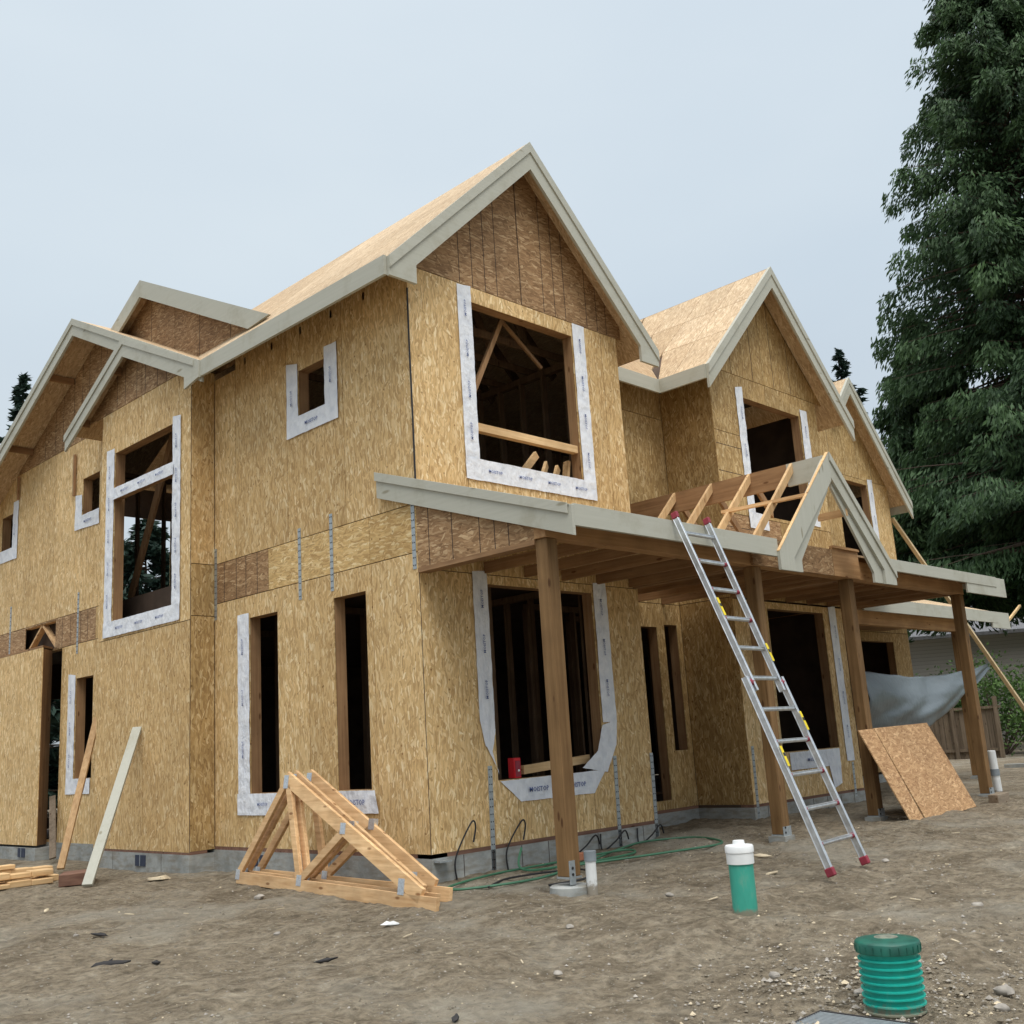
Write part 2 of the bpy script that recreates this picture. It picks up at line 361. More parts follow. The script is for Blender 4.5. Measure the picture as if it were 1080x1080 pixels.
# ------------------------------------------------------------------ house
H = thing('house_under_construction', 'unfinished two storey house in golden strand board with open window holes', 'house')
def P(ax, pos, u, z, d=0., sg=-1):
    """point on a facade: ax 'y' faces -y (d outward), ax 'x' faces -x; sg=+1 faces the other way"""
    return (u, pos+sg*d, z) if ax == 'y' else (pos+sg*d, u, z)
def clip(poly, a, b_, c):
    """keep a*u+b*z<=c"""
    out = []
    for i in range(len(poly)):
        p, q = poly[i], poly[(i+1) % len(poly)]; fp = a*p[0]+b_*p[1]-c; fq = a*q[0]+b_*q[1]-c
        if fp <= 0: out.append(p)
        if (fp < 0 < fq) or (fq < 0 < fp):
            t = fp/(fp-fq); out.append((p[0]+t*(q[0]-p[0]), p[1]+t*(q[1]-p[1])))
    return out
def wall(ax, pos, sheets, holes=(), half=(), lines=(), sg=-1, th=.012, g=.0045, name='wall'):
    """sheets: (u0,u1,z0,z1,mat); each board is its own slab, cut round the holes"""
    b = MB(); mats = []
    for (u0, u1, z0, z1, mt) in sheets:
        if mt not in mats: mats.append(mt)
        tn = random.random(); u0 += g; u1 -= g; z0 += g; z1 -= g
        us = sorted({u0, u1, *[h for hh in holes for h in hh[:2] if u0 < h < u1]})
        zs = sorted({z0, z1, *[h for hh in holes for h in hh[2:] if z0 < h < z1]})
        for i in range(len(us)-1):
            for j in range(len(zs)-1):
                cu, cz = (us[i]+us[i+1])/2, (zs[j]+zs[j+1])/2
                if any(h[0] < cu < h[1] and h[2] < cz < h[3] for h in holes): continue
                pl = [(us[i], zs[j]), (us[i+1], zs[j]), (us[i+1], zs[j+1]), (us[i], zs[j+1])]
                for hf in half: pl = clip(pl, *hf) if pl else pl
                if len(pl) < 3: continue
                b.hexa([P(ax, pos, u, z, 0, sg) for u, z in pl], [P(ax, pos, u, z, -th, sg) for u, z in pl], mats.index(mt), tn)
                if mt != 'osb_rx': b.hexa([P(ax, pos, u, z, -th-.001, sg) for u, z in pl], [P(ax, pos, u, z, -th-.004, sg) for u, z in pl], len(set(q[4] for q in sheets))+1, tn)  # thin dark liner added on the inner face, paints the room shade
    mats.append('ink'); k = len(mats)-1; mats.append('int')
    for (u0, z0, u1, z1) in lines:
        hw = .0045
        pl = [(u0-hw, z0), (u0+hw, z0), (u1+hw, z1), (u1-hw, z1)] if abs(u0-u1) < abs(z0-z1) else [(u0, z0-hw), (u1, z1-hw), (u1, z1+hw), (u0, z0+hw)]
        for hf in half: pl = clip(pl, *hf) if pl else pl
        if len(pl) >= 3: b.hexa([P(ax, pos, u, z, .0012, sg) for u, z in pl], [P(ax, pos, u, z, -.001, sg) for u, z in pl], k, .5)
    return b.build(name, mats, H)
TXT = {}
def text_mesh(word):
    if word not in TXT:
        c = bpy.data.curves.new('lettering', 'FONT'); c.body = word; c.size = 1; c.resolution_u = 1; c.offset = .012
        o = bpy.data.objects.new('lettering', c); COL.objects.link(o)
        dg = bpy.context.evaluated_depsgraph_get(); me = o.evaluated_get(dg).to_mesh()
        vs = [(v.co.x, v.co.y) for v in me.vertices]; fs = [tuple(p.vertices) for p in me.polygons]
        x0 = min(v[0] for v in vs); x1 = max(v[0] for v in vs); y0 = min(v[1] for v in vs); y1 = max(v[1] for v in vs)
        TXT[word] = ([(x-(x0+x1)/2, y-(y0+y1)/2) for x, y in vs], fs)
        o.evaluated_get(dg).to_mesh_clear(); bpy.data.objects.remove(o)
    return TXT[word]
def put_text(b, word, ax, pos, u, z, size, rot, d, m, sg=-1):
    vs, fs = text_mesh(word); k = len(b.v); ud = (1 if ax == 'y' else -1)*(-sg); c, s_ = math.cos(rot), math.sin(rot)
    for x, y in vs: b.v.append(P(ax, pos, u+ud*size*(x*c-y*s_), z+size*(x*s_+y*c), d, sg))
    for f in fs: b.f.append(tuple(k+i for i in f)); b.m.append(m); b.t.append(.5); b.sm.append(False)
def tape(parent, ax, pos, polys, texts=(), sg=-1, loose=-1):
    """flashing membrane strips: each polygon may be a quad in (u,z); sub-divided a little and puckered"""
    b = MB(); hard = b
    for n_, pl in enumerate(polys):
        base = .004+.0025*(n_ % 3)
        if len(pl) == 4:
            A = [V((u, z)) for u, z in pl]; la = max((A[1]-A[0]).length, (A[2]-A[3]).length); lb = max((A[3]-A[0]).length, (A[2]-A[1]).length)
            na, nb = max(2, int(la/.045)), max(2, int(lb/.045)); k = len(b.v)
            for i in range(na+1):
                for j in range(nb+1):
                    s_, t_ = i/na, j/nb; q = A[0]*(1-s_)*(1-t_)+A[1]*s_*(1-t_)+A[2]*s_*t_+A[3]*(1-s_)*t_
                    e = V((q.x*5.1+pos, q.y*5.1, n_))
                    edge = (i in (0, na)) or (j in (0, nb))
                    ju = .004*noise.noise(e*2.2) if edge else 0; jz = .004*noise.noise(e*2.2+V((9, 9, 9))) if edge else 0
                    dd = base+.007+(.009*noise.noise(e*1.1)+.006*noise.noise(e*3.5)+.004*noise.noise(V((e.x*9, e.y*2, n_))))*.6
                    b.v.append(P(ax, pos, q.x+ju, q.y+jz, max(.003, dd), sg))
            for i in range(na):
                for j in range(nb):
                    q0 = k+i*(nb+1)+j; b.f.append((q0, q0+nb+1, q0+nb+2, q0+1)); b.m.append(0); b.t.append(.5); b.sm.append(True)
        else: b.poly([P(ax, pos, u, z, base+.003, sg) for u, z in pl])
    for (w, u, z, size, rot) in texts: put_text(b, w, ax, pos, u, z, size, rot, .026, 1, sg)
    return b.build('flashing_tape', ['tape', 'ink_blue'], parent)
def vtexts(u, z0, z1, left=True, step=.45, size=.046):
    n = max(1, int((z1-z0)/step)); r = math.pi/2 if left else -math.pi/2
    return [('MOISTOP', u, z0+(i+.5)*(z1-z0)/n, size, r) for i in range(n)]
def htexts(u0, u1, z, step=.46, size=.05):
    n = max(1, int(abs(u1-u0)/step)); return [('MOISTOP', u0+(i+.5)*(u1-u0)/n, z, size, 0) for i in range(n)]
def frame(ax, pos, h, deep=.15, sg=-1, sill=True):
    """rough opening: jamb studs, header and sill behind the sheathing"""
    u0, u1, z0, z1 = h; a, e = -.0135, -deep; b = MB()
    def bx(ua, ub, za, zb, m):
        p = P(ax, pos, ua, za, a, sg); q = P(ax, pos, ub, zb, e, sg)
        b.box(min(p[0], q[0]), max(p[0], q[0]), min(p[1], q[1]), max(p[1], q[1]), min(p[2], q[2]), max(p[2], q[2]), m)
    bx(u0-.04, u0, z0-.04, z1+.1, 0); bx(u1, u1+.04, z0-.04, z1+.1, 0)
    bx(u0-.085, u0-.045, z0-.04, z1+.1, 0); bx(u1+.045, u1+.085, z0-.04, z1+.1, 0)
    bx(u0+.001, u1-.001, z1, z1+.1, 1)
    if sill: bx(u0+.001, u1-.001, z0-.04, z0, 1)
    return b.build('window_opening', ['stud', 'stud_y' if ax == 'x' else 'stud_x'], H)

# --- left facade (x = 0), near section
G, B_, GM, GH = 'osb', 'osb_b', 'osb_m', 'osb_h'
hA = [(2.53, 3.13, .90, 2.93), (.87, 1.44, .91, 2.93), (1.49, 2.03, 5.15, 5.71)]
sh = [(.0, .76, .3, 3.2, G), (.76, 1.93, .3, 3.2, G), (1.93, 3.05, .3, 3.2, G), (3.05, 3.93, .3, 3.2, G),
      (.0, .78, 3.2, 3.7, GH), (.78, 2.71, 3.2, 3.7, GH), (2.71, 3.93, 3.2, 3.7, B_),
      (0, 1.17, 3.7, 6.5, G), (1.17, 2.28, 3.7, 6.5, G), (2.28, 3.42, 3.7, 6.5, G), (3.42, 3.93, 3.7, 6.15, G)]
wall('x', 0, sh, hA, lines=[(y, 3.2, y, 3.7) for y in (2.95, 3.2, 3.42, 3.7)])
w = frame('x', 0, hA[0])
tape(w, 'x', 0, [[(3.13, .9), (3.38, .9), (3.38, 2.99), (3.13, 2.99)], [(2.5, .66), (3.40, .66), (3.40, .9), (2.5, .9)]], vtexts(3.26, 1.1, 2.9)+htexts(3.1, 2.6, .78))
w = frame('x', 0, hA[1]); tape(w, 'x', 0, [[(.76, .68), (1.51, .68), (1.51, .905), (.81, .905)]], [('MOISTOP', 1.12, .79, .075, 0)])
w = frame('x', 0, hA[2])
tape(w, 'x', 0, [[(2.03, 4.93), (2.26, 4.93), (2.26, 5.85), (2.03, 5.8)], [(1.25, 4.93), (1.49, 4.93), (1.49, 5.84), (1.25, 5.83)], [(1.25, 4.93), (2.26, 4.92), (2.26, 5.15), (1.25, 5.15)]],
     vtexts(2.15, 5.0, 5.8)+vtexts(1.37, 5.15, 5.8)+[('MOISTOP', 1.75, 5.03, .06, 0)])
# --- bump-out
wall('y', 3.93, [(-.33, 0, .27, 3.05, GM), (-.33, 0, 3.05, 3.7, GM), (-.33, 0, 3.7, 6.25, G)])
hB = [(4.39, 6.08, 3.23, 5.63)]
L2h = [(-.4845, 1, 7.12-.4845*5.48-.03), (.52, 1, 7.12+.52*5.48-.03)]
wall('x', -.33, [(3.93, 5.12, .26, 3.0, G), (5.12, 6.5, .26, 3.0, G), (3.93, 4.25, 3.0, 6.27, G), (4.25, 5.3, 3.0, 6.27, G), (5.3, 6.25, 3.0, 6.27, G), (6.25, 6.5, 3.0, 6.27, G), (3.6, 5.3, 6.27, 7.2, B_), (5.3, 7.0, 6.27, 7.2, B_)],
     hB, L2h, [(y, 6.28, y, 7.1) for y in (4.3, 4.6, 4.85, 5.2, 5.45, 5.8, 6.05)])
wall('y', 6.5, [(-.33, 0, .27, 3.0, G), (-.33, 0, 3.0, 6.5, G)], sg=1)
w = frame('x', -.33, hB[0])
tape(w, 'x', -.33, [[(6.08, 3.05), (6.32, 3.05), (6.32, 5.71), (6.08, 5.7)], [(4.18, 3.05), (4.39, 3.05), (4.39, 5.72), (4.18, 5.69)], [(4.18, 3.03), (6.32, 3.03), (6.32, 3.24), (4.18, 3.24)]],
     vtexts(6.2, 3.3, 5.6)+vtexts(4.28, 3.3, 5.6)+htexts(6.1, 4.4, 3.13))
b = MB(); b.box(-.34, -.25, 4.392, 6.078, 4.95, 5.09); b.build('transom_bar', 'stud_y', w)
tape(w, 'x', -.345, [[(4.35, 4.93), (6.10, 4.95), (6.10, 5.11), (4.35, 5.10)]], [('MOISTOP', y, 5.02, .05, 0) for y in (4.7, 5.2, 5.7)])
b = MB(); b.bar((.25, 5.45, 5.95), (.3, 6.85, 3.7), .04, .14, side=(1, 0, 0)); b.build('brace', 'stud', H)
# --- far section
hC = [(7.36, 7.95, 1.17, 2.63), (8.48, 9.7, .3, 3.14), (8.75, 9.97, 3.17, 3.61), (7.30, 7.89, 5.12, 5.70), (10.68, 11.2, 5.11, 5.71)]
L1h = [(-.4845, 1, 8.02-.4845*7.26-.03), (.49, 1, 8.02+.49*7.26-.03)]
wall('x', 0, [(6.5, 7.33, .24, 3.15, G), (7.33, 8.4, .24, 3.15, G), (8.4, 9.7, .24, 3.15, G), (9.7, 12, .24, 3.15, G), (6.5, 7.33, 3.15, 3.63, G), (7.33, 8.7, 3.15, 3.63, B_), (8.7, 12, 3.15, 3.63, B_),
     (6.5, 7.7, 3.63, 6.35, G), (7.7, 8.92, 3.63, 6.35, G), (8.92, 10.14, 3.63, 6.35, G), (10.14, 12, 3.63, 6.35, G), (3.7, 6.2, 6.35, 8.1, B_), (6.2, 8.6, 6.35, 8.1, B_), (8.6, 12, 6.35, 8.1, B_)],
     hC, L1h, [(y, 6.36, y, 8) for y in (6.9, 7.15, 7.35, 7.75, 8.0, 8.3, 8.7, 9.0, 9.4)]+[(y, 3.16, y, 3.62) for y in (7.6, 7.85, 8.2, 8.5)])
w = frame('x', 0, hC[0]); tape(w, 'x', 0, [[(7.95, .95), (8.20, .95), (8.20, 2.71), (7.95, 2.68)], [(7.38, .95), (8.2, .95), (8.2, 1.17), (7.38, 1.17)]], vtexts(8.08, 1.2, 2.6)+[('MOISTOP', 7.65, 1.06, .06, 0)])
w = frame('x', 0, hC[3]); tape(w, 'x', 0, [[(7.89, 4.92), (8.13, 4.92), (8.13, 5.48), (7.89, 5.45)], [(7.27, 4.88), (8.13, 4.92), (8.13, 5.12), (7.27, 5.12)]], [('MOISTOP', 7.65, 5.0, .06, 0)])
w = frame('x', 0, hC[4]); tape(w, 'x', 0, [[(10.45, 4.9), (10.68, 4.9), (10.68, 5.9), (10.45, 5.9)], [(10.45, 4.88), (11.5, 4.9), (11.5, 5.11), (10.45, 5.1)]], vtexts(10.57, 5, 5.8))
b = MB()
for y0, y1 in ((8.78, 9.3), (9.93, 9.35)): b.bar((.06, y0, 3.19), (.06, y1, 3.58), .09, .038, side=(1, 0, 0))
b.box(.02, .11, 8.7, 10, 3.13, 3.17, 0); b.box(.02, .11, 8.7, 10, 3.6, 3.64, 0)
b.build('floor_truss', 'pale_y', H)
# projecting closet box with its framed side
b = MB(); b.ext([(-.25, 8.6, .24), (-.25, 12, .24), (-.25, 12, 3.16), (-.25, 8.6, 3.16)], (.012, 0, 0), 0, .7)
b.ext([(-.237, 8.6, .24), (-.237, 8.64, .24), (-.002, 8.88, .24), (-.002, 8.84, .24)], (0, 0, 2.9), 1); b.ext([(-.25, 8.6, 3.163), (-.25, 12, 3.163), (-.002, 12, 3.163), (-.002, 8.84, 3.163)], (0, 0, .03), 2)
b.build('closet_box', ['osb', 'stud', 'stud_y'], H)
for bb in ((8.12, 8.17, 5.48, 6.15), (10.42, 10.46, 5.9, 6.3)):
    b = MB(); b.box(-.05, -.015, *bb); b.build('batten', 'stud', H)
# --- front facade, left wing (y = 0)
hF = [(.93, 2.62, .92, 2.93), (.92, 2.62, 4.29, 6.12)]
G1 = [(-.96, 1, 6.14+.96*.48-.03), (.96, 1, 8.28+.96*1.75-.03)]
wall('y', 0, [(.0, 1.2, .3, 3.03, G), (1.2, 2.4, .3, 3.03, G), (2.4, 3.5, .3, 3.03, G), (.0, 1.9, 3.03, 3.7, G), (1.9, 3.5, 3.03, 3.7, G), (0, .74, 3.7, 6.3, G), (.74, 1.96, 3.7, 6.3, G), (1.96, 3.18, 3.7, 6.3, G), (3.18, 3.5, 3.7, 6.3, G),
     (-.1, 1.75, 6.3, 8.3, B_), (1.75, 3.6, 6.3, 8.3, B_)], hF, G1,
     [(x, 6.31, x, 8.3) for x in (.77, .97, 1.17, 1.36, 1.76, 2.15, 2.35, 2.54, 2.94, 3.14, 3.32)])
w = frame('y', 0, hF[1])
tape(w, 'y', 0, [[(.71, 4.05), (.92, 4.05), (.92, 6.30), (.71, 6.28)], [(2.63, 4.08), (2.85, 4.08), (2.85, 6.29), (2.63, 6.29)], [(.71, 4.05), (2.85, 4.06), (2.85, 4.29), (.71, 4.29)]],
     vtexts(.81, 4.35, 6.25)+vtexts(2.74, 4.3, 6.25, False)+htexts(.9, 2.8, 4.17))
b = MB(); b.box(.94, 2.61, .03, .11, 4.63, 4.72); b.build('guard_rail', 'pale_x', w)
w = frame('y', 0, hF[0])
tape(w, 'y', 0, [[(.71, 1.52), (.92, 1.42), (.92, 3.07), (.71, 3.05)], [(.705, 1.53), (.77, 1.27), (.86, 1.2), (.92, 1.43)], [(.77, 1.28), (.93, 1.02), (.935, .98), (.86, 1.21)], [(.95, .91), (1.24, .69), (2.40, .69), (2.62, .93)], [(2.63, 1.45), (2.88, 1.45), (2.87, 3.06), (2.64, 3.05)],
                [(2.22, .97), (2.64, .90), (2.84, 1.2), (2.50, 1.14)], [(2.50, 1.13), (2.84, 1.19), (2.885, 1.47), (2.62, 1.42)]],
     vtexts(.82, 1.6, 3.0, True)+vtexts(2.75, 1.6, 3.0, False)+[('MOISTOP', 1.5, .8, .07, 0), ('MOISTOP', 2.1, .8, .07, 0)])
wall('x', 3.5, [(0, .88, .3, 6.4, G)], sg=1)
# --- entry recess (y = .88)
hR = [(4.05, 5.0, .42, 2.72), (5.17, 5.47, 1.05, 2.76)]
wall('y', .88, [(3.5, 5.58, .3, 3.05, GM), (3.5, 4.6, 3.05, 5.8, GM), (4.6, 5.58, 3.05, 5.8, GM), (3.5, 5.58, 5.8, 6.5, GM)], hR)
w = frame('y', .88, hR[0], sill=False); w.name = 'door_opening'; frame('y', .88, hR[1])
wall('x', 5.58, [(0, .88, .3, 3.05, GM), (0, .88, 3.05, 3.75, GM), (0, .88, 3.75, 6.5, GM)])
# --- right wing (y = 0)
hW = [(6.45, 8.05, .93, 2.93), (6.43, 8.07, 4.3, 6.08)]
G2 = [(-1.0, 1, 8.22-1.0*7.08-.03), (1.0, 1, 8.22+1.0*7.08-.03)]
wall('y', 0, [(5.58, 6.3, .3, 3.03, G), (6.3, 7.5, .3, 3.03, G), (7.5, 8.3, .3, 3.03, G), (8.3, 8.65, .3, 3.03, G)]+
     [(5.58, 7.1, z, z+.6, 'osb_b' if i % 2 else GM) for i, z in enumerate((3.05, 3.65))]+[(7.1, 8.65, 3.05, 4.25, GM), (5.58, 7.1, 4.25, 5.45, GM), (7.1, 8.65, 4.25, 5.45, GM), (5.58, 7.1, 5.45, 6.4, GM), (7.1, 8.65, 5.45, 6.4, GM), (5.3, 7.1, 6.4, 8.3, GM), (7.1, 8.9, 6.4, 8.3, GM)],
     hW, G2, [(5.6, z, 6.3, z) for z in (5.25, 4.85, 4.6, 4.05)]+[(x, 6.41, x, 8.2) for x in (6.2, 6.8, 7.4, 7.9)])
w = frame('y', 0, hW[1])
tape(w, 'y', 0, [[(6.24, 4.3), (6.43, 4.3), (6.43, 6.24), (6.24, 6.2)], [(8.08, 4.3), (8.31, 4.3), (8.31, 6.2), (8.10, 6.2)], [(6.24, 4.08), (6.75, 4.08), (6.75, 4.32), (6.24, 4.32)]], vtexts(6.34, 4.4, 6.1)+vtexts(8.2, 4.5, 6.1, False))
w = frame('y', 0, hW[0])
tape(w, 'y', 0, [[(8.22, .72), (8.45, .72), (8.43, 3.05), (8.21, 3.03)]], vtexts(8.33, .9, 2.9, False))
tape(w, 'y', 0, [[(6.6, .68), (7.95, .68), (8.02, .92), (6.6, .92)], [(7.74, .36), (7.98, .42), (8.02, .9), (7.60, .90)]], [('MOISTOP', 7.2, .8, .07, 0)])
wall('x', 8.65, [(0, 1.95, .3, 3.03, G), (0, 1.95, 3.03, 6.3, GM)], sg=1)
# --- garage wing (y = 1.95)
hG = [(12.3, 14.55, .6, 2.86), (13.0, 14.32, 4.6, 6.2)]
G3 = [(-1.08, 1, 8.33-1.08*13.4-.03), (1.08, 1, 8.33+1.08*13.4-.03)]
wall('y', 1.95, [(8.65, 11, .3, 3.05, GM), (11, 12.2, .3, 3.05, GM), (12.2, 15.3, .3, 3.05, GM), (8.65, 11.2, 3.05, 4.6, GM), (11.2, 15.3, 3.05, 4.6, GM), (8.65, 12.4, 4.6, 7.0, GM), (12.4, 14.6, 4.6, 6.3, GM), (14.6, 15.3, 4.6, 6.3, G)], hG)
wall('y', 1.95, [(12.4, 13.4, 6.3, 8.3, GM), (13.4, 15.7, 6.3, 8.3, GM)], (), G3, [(x, 6.31, x, 8.3) for x in (12.2, 12.8, 14, 14.6)])
frame('y', 1.95, hG[0]); w = frame('y', 1.95, hG[1])
tape(w, 'y', 1.95, [[(14.33, 4.5), (14.57, 4.5), (14.57, 6.35), (14.35, 6.33)]], vtexts(14.45, 4.7, 6.2, False))
wall('x', 15.3, [(1.95+1.67*i, 3.62+1.67*i, z0, z1, G) for i in range(6) for z0, z1 in ((.3, 3.05), (3.05, 6.2))], [(5, 6.5, 1, 2.4)], sg=1, g=0)
wall('y', 12, [(i*1.53, (i+1)*1.53, z0, z1, G) for i in range(10) for z0, z1 in ((.3, 3.2), (3.2, 6.8))], [(2.3, 3.6, 4.5, 6.2), (.7, 1.9, .5, 2.6)], sg=1, g=0)
# --- foundation
b = MB()
def fnd(x0, x1, y0, y1, zt): b.box(x0, x1, y0, y1, -.5, zt, 0)
fnd(-.005, 3.505, -.005, 12, .265); fnd(3.506, 5.57, .875, 11.9, .264); fnd(5.575, 8.655, -.004, 11.8, .266); fnd(8.656, 15.3, 1.94, 11.95, .263); fnd(-.335, -.006, 3.925, 6.5, .235); fnd(-.26, -.007, 8.6, 12, .205)
# block joints
for x in np.arange(.4, 3.4, .4): b.box(x, x+.008, -.0065, -.004, -.1, .262, 1)
for x in np.arange(5.9, 8.6, .4): b.box(x, x+.008, -.0065, -.003, -.1, .262, 1)
b.box(-.3365, -.334, 4.6, 4.606, -.1, .232, 1); b.box(-.3365, -.334, 5.9, 5.904, -.1, .232, 1); b.box(-.0062, -.004, 1.6, 1.605, -.1, .262, 1)
b.build('foundation', ['conc', 'ink'], H)
b = MB()
for (x0, x1, y0, y1, z) in ((.001, 3.499, .001, .2, .27), (.001, .2, .001, 3.93, .27), (5.579, 8.65, .001, .2, .27), (3.5, 5.6, .881, 1.1, .268)): b.box(x0, x1, y0, y1, z-.005, z+.034, 0)
b.box(-.329, -.1, 3.931, 6.5, .236, .275, 0); b.box(.001, .2, 6.5, 12, .2, .245, 0)
b.build('sill_plate', 'dark', H)
for (x, y, z0) in ((-.335, 5.13, .08), (-.335, 4.1, -9), (.0, 7.1, .06), (-.335, 5.9, -9), (0, 2.95, .1), (-.26, 9.1, .07)):
    if z0 < -1: continue
    b = MB(); b.box(x-.012, x+.0, y-.13, y+.13, z0, z0+.13, 0)
    b.box(x-.016, x-.012, y-.006, y+.006, z0, z0+.13, 1)
    
    b.build('foundation_vent', ['blue', 'plate'], H)
# --- metal straps
def strap(ax, pos, u, z0, z1, wd=.055, lean=0.):
    b = MB(); a = [P(ax, pos, u-wd/2, z0, .001), P(ax, pos, u+wd/2, z0, .001), P(ax, pos, u+wd/2+lean, z1, .001), P(ax, pos, u-wd/2+lean, z1, .001)]
    b.ext(a, (0, -.004, 0) if ax == 'y' else (-.004, 0, 0), 0, .5)
    n = int((z1-z0)/.07)
    for i in range(n):
        z = z0+(i+.5)*(z1-z0)/n
        for k in (-.3, .3):
            q = u+lean*(z-z0)/(z1-z0)+k*wd*.8; p = P(ax, pos, q, z, .0065)
            r = .006; b.box(p[0]-r if ax == 'y' else p[0]-.001, p[0]+r if ax == 'y' else p[0]+.002, p[1]-.001 if ax == 'y' else p[1]-r, p[1]+.002 if ax == 'y' else p[1]+r, z-r, z+r, 1)
    b.build('metal_strap', ['plate', 'black'], H)
for u, z0, z1 in ((.80, .06, 1.07), (2.78, .06, 1.07), (3.46, .06, 1.07), (5.66, .08, 1.05), (8.37, .2, .70)): strap('y', 0, u, z0, z1, .06, .02)
for u, z0, z1 in ((2.06, 3.0, 3.82), (1.45, 3.01, 3.87), (.06, 3.03, 3.72), (3.90, 3.0, 3.9), (7.94, 3.0, 3.93), (10.62, 3.05, 4.07)): strap('x', 0, u, z0, z1)
b = MB(); b.tube([(-.012, -.012, 6.02), (-.016, -.014, 5.4), (-.01, -.013, 4.6), (-.013, -.016, 4.0), (-.012, -.012, 3.8)], .011, 6)
b.box(-.004, .0, -.004, .0, .3, 3.8, 0); b.build('corner_cable', 'black', H)
for q in ((-.334, -.330, 3.926, 3.931, .27, 6.2), (-.003, .0, 3.922, 3.927, .3, 6.1)):
    b = MB(); b.box(*q); b.build('corner_joint', 'ink', H)

# --- roofs
TH = .022
def slab(b, pts, m=0, t=None):
    p = [V(q) for q in pts]; n = (p[1]-p[0]).cross(p[2]-p[0]).normalized()
    if n.z < 0: n = -n
    b.hexa([tuple(q) for q in p], [tuple(q-n*TH) for q in p], m, t)
def mainz(x): return 6.14+.96*(x+.48)
b = MB()     # left wing: left slope in courses of sheets, right slope
yc = lambda x: 3.38+max(0, (mainz(x)-6.14)/.4845)
for i in range(3):
    x0 = -.48+2.23*i/3; x1 = -.48+2.23*(i+1)/3-.006
    ys = [-.3, 1.3, 2.9, None]
    for j in range(3):
        a = ys[j]; c0 = ys[j+1] if ys[j+1] else yc(x0); c1 = ys[j+1] if ys[j+1] else yc(x1)
        slab(b, [(x0, a+.006, mainz(x0)), (x0, c0, mainz(x0)), (x1, c1, mainz(x1)), (x1, a+.006, mainz(x1))], 0)
slab(b, [(1.75, -.3, 8.28), (3.98, -.3, 6.14), (3.98, .5, 6.14), (1.75, 2.73, 8.28)], 0)
b.build('roof', ['osb_r'], H)['label'] = 'steep bare board roof of the left front gable'
b = MB()     # right wing roof: sheets run up the slope, dark sheets added below paint shade into seams and room
z2 = lambda x: 8.22-abs(x-7.08)
lim = lambda x: .5+(z2(x)-6.2)
for i in range(6):
    y0 = -.35+.61*i
    y1 = y0+.602
    for xa, xb in ((5.06, 5.75), (5.758, 6.4), (6.408, 7.08)):
        if y0 >= lim(xb): continue
        pts = [(xa, y0, z2(xa)), (xb, y0, z2(xb)), (xb, min(y1, lim(xb)), z2(xb)), (xa, min(y1, max(lim(xa), y0)), z2(xa))]
        slab(b, pts)
slab(b, [(5.07, -.34, z2(5.07)-.03), (7.08, -.34, 8.19), (7.08, 2.4, 8.19), (5.07, .52, z2(5.07)-.03)], 1)
slab(b, [(7.08, -.35, 8.22), (9.2, -.35, 6.10), (9.2, 1.5, 6.10), (7.08, 3.6, 8.22)]); slab(b, [(7.08, .0, 8.19), (8.6, .0, 6.67), (8.6, 1.5, 6.67), (7.08, 3.6, 8.19)], 1)
b.build('roof', ['osb_r', 'int'], H)['label'] = 'bare board roof of the right front gable'
b = MB()
slab(b, [(3.98, .5, 6.16), (5.06, .5, 6.2), (7.08, 2.52, 8.22), (1.75, 2.68, 8.24)])
slab(b, [(9.15, 1.55, 6.14), (12.3, 1.55, 6.14), (13.3, 3.8, 8.3), (7.1, 3.62, 8.2)])
slab(b, [(1.75, 2.64, 8.25), (7.1, 2.5, 8.21), (7.0, 7.3, 8.03), (1.5, 7.3, 8.03)]); slab(b, [(7.1, 2.5, 8.21), (15.7, 3.9, 8.2), (15.7, 7.3, 8.03), (7.0, 7.3, 8.03)])
slab(b, [(-.5, 7.26, 8.02), (2.1, 7.26, 8.02), (2.1, 12.4, 5.50), (-.5, 12.4, 5.50)]); slab(b, [(2.1, 7.26, 8.025), (15.7, 7.26, 8.025), (15.7, 12.4, 6.8), (2.1, 12.4, 6.8)])
slab(b, [(-.5, 3.38, 6.14), (-.5, 7.26, 8.02), (1.476, 7.26, 8.02), (-.48, 3.38, 6.14)])
slab(b, [(-.5, 5.48, 7.12), (-.5, 7.28, 6.18), (0, 7.28, 6.18), (0, 5.48, 7.12)])
b.build('roof', ['osb_rx'], H)['label'] = 'cross roof and side gables of bare board'
b = MB(); slab(b, [(13.4, 1.6, 8.33), (12.85, 1.6, 7.735), (12.85, 3.2, 7.735), (13.4, 5, 8.33)]); slab(b, [(13.4, 1.6, 8.33), (15.65, 1.6, 5.9), (15.65, 9, 5.9), (13.4, 9, 8.33)]); b.build('roof', ['osb_r'], H)['label'] = 'bare board roof of the far right gable'
# small upper gable on the left slope
b = MB(); slab(b, [(-.1, 2.5, 6.56), (-.1, 5.82, 8.22), (1.7, 5.82, 8.22)]); slab(b, [(-.1, 5.82, 8.22), (-.1, 6.95, 7.655), (1.7, 6.95, 7.655), (1.7, 5.82, 8.22)])
b.build('roof', ['osb_rx'], H)['label'] = 'upper small gable roof on the left slope'
wall('x', .1, [(2.6, 5.2, 6.3, 8.3, B_), (5.2, 7.6, 6.3, 8.3, B_)], (), [(-.5, 1, 8.22-.5*5.82-.03), (.5, 1, 8.22+.5*5.82-.03), (.4845, -1, .4845*3.38-6.14+.25)], [(y, 6.5, y, 8.2) for y in (3.7, 4.5, 5.9)])
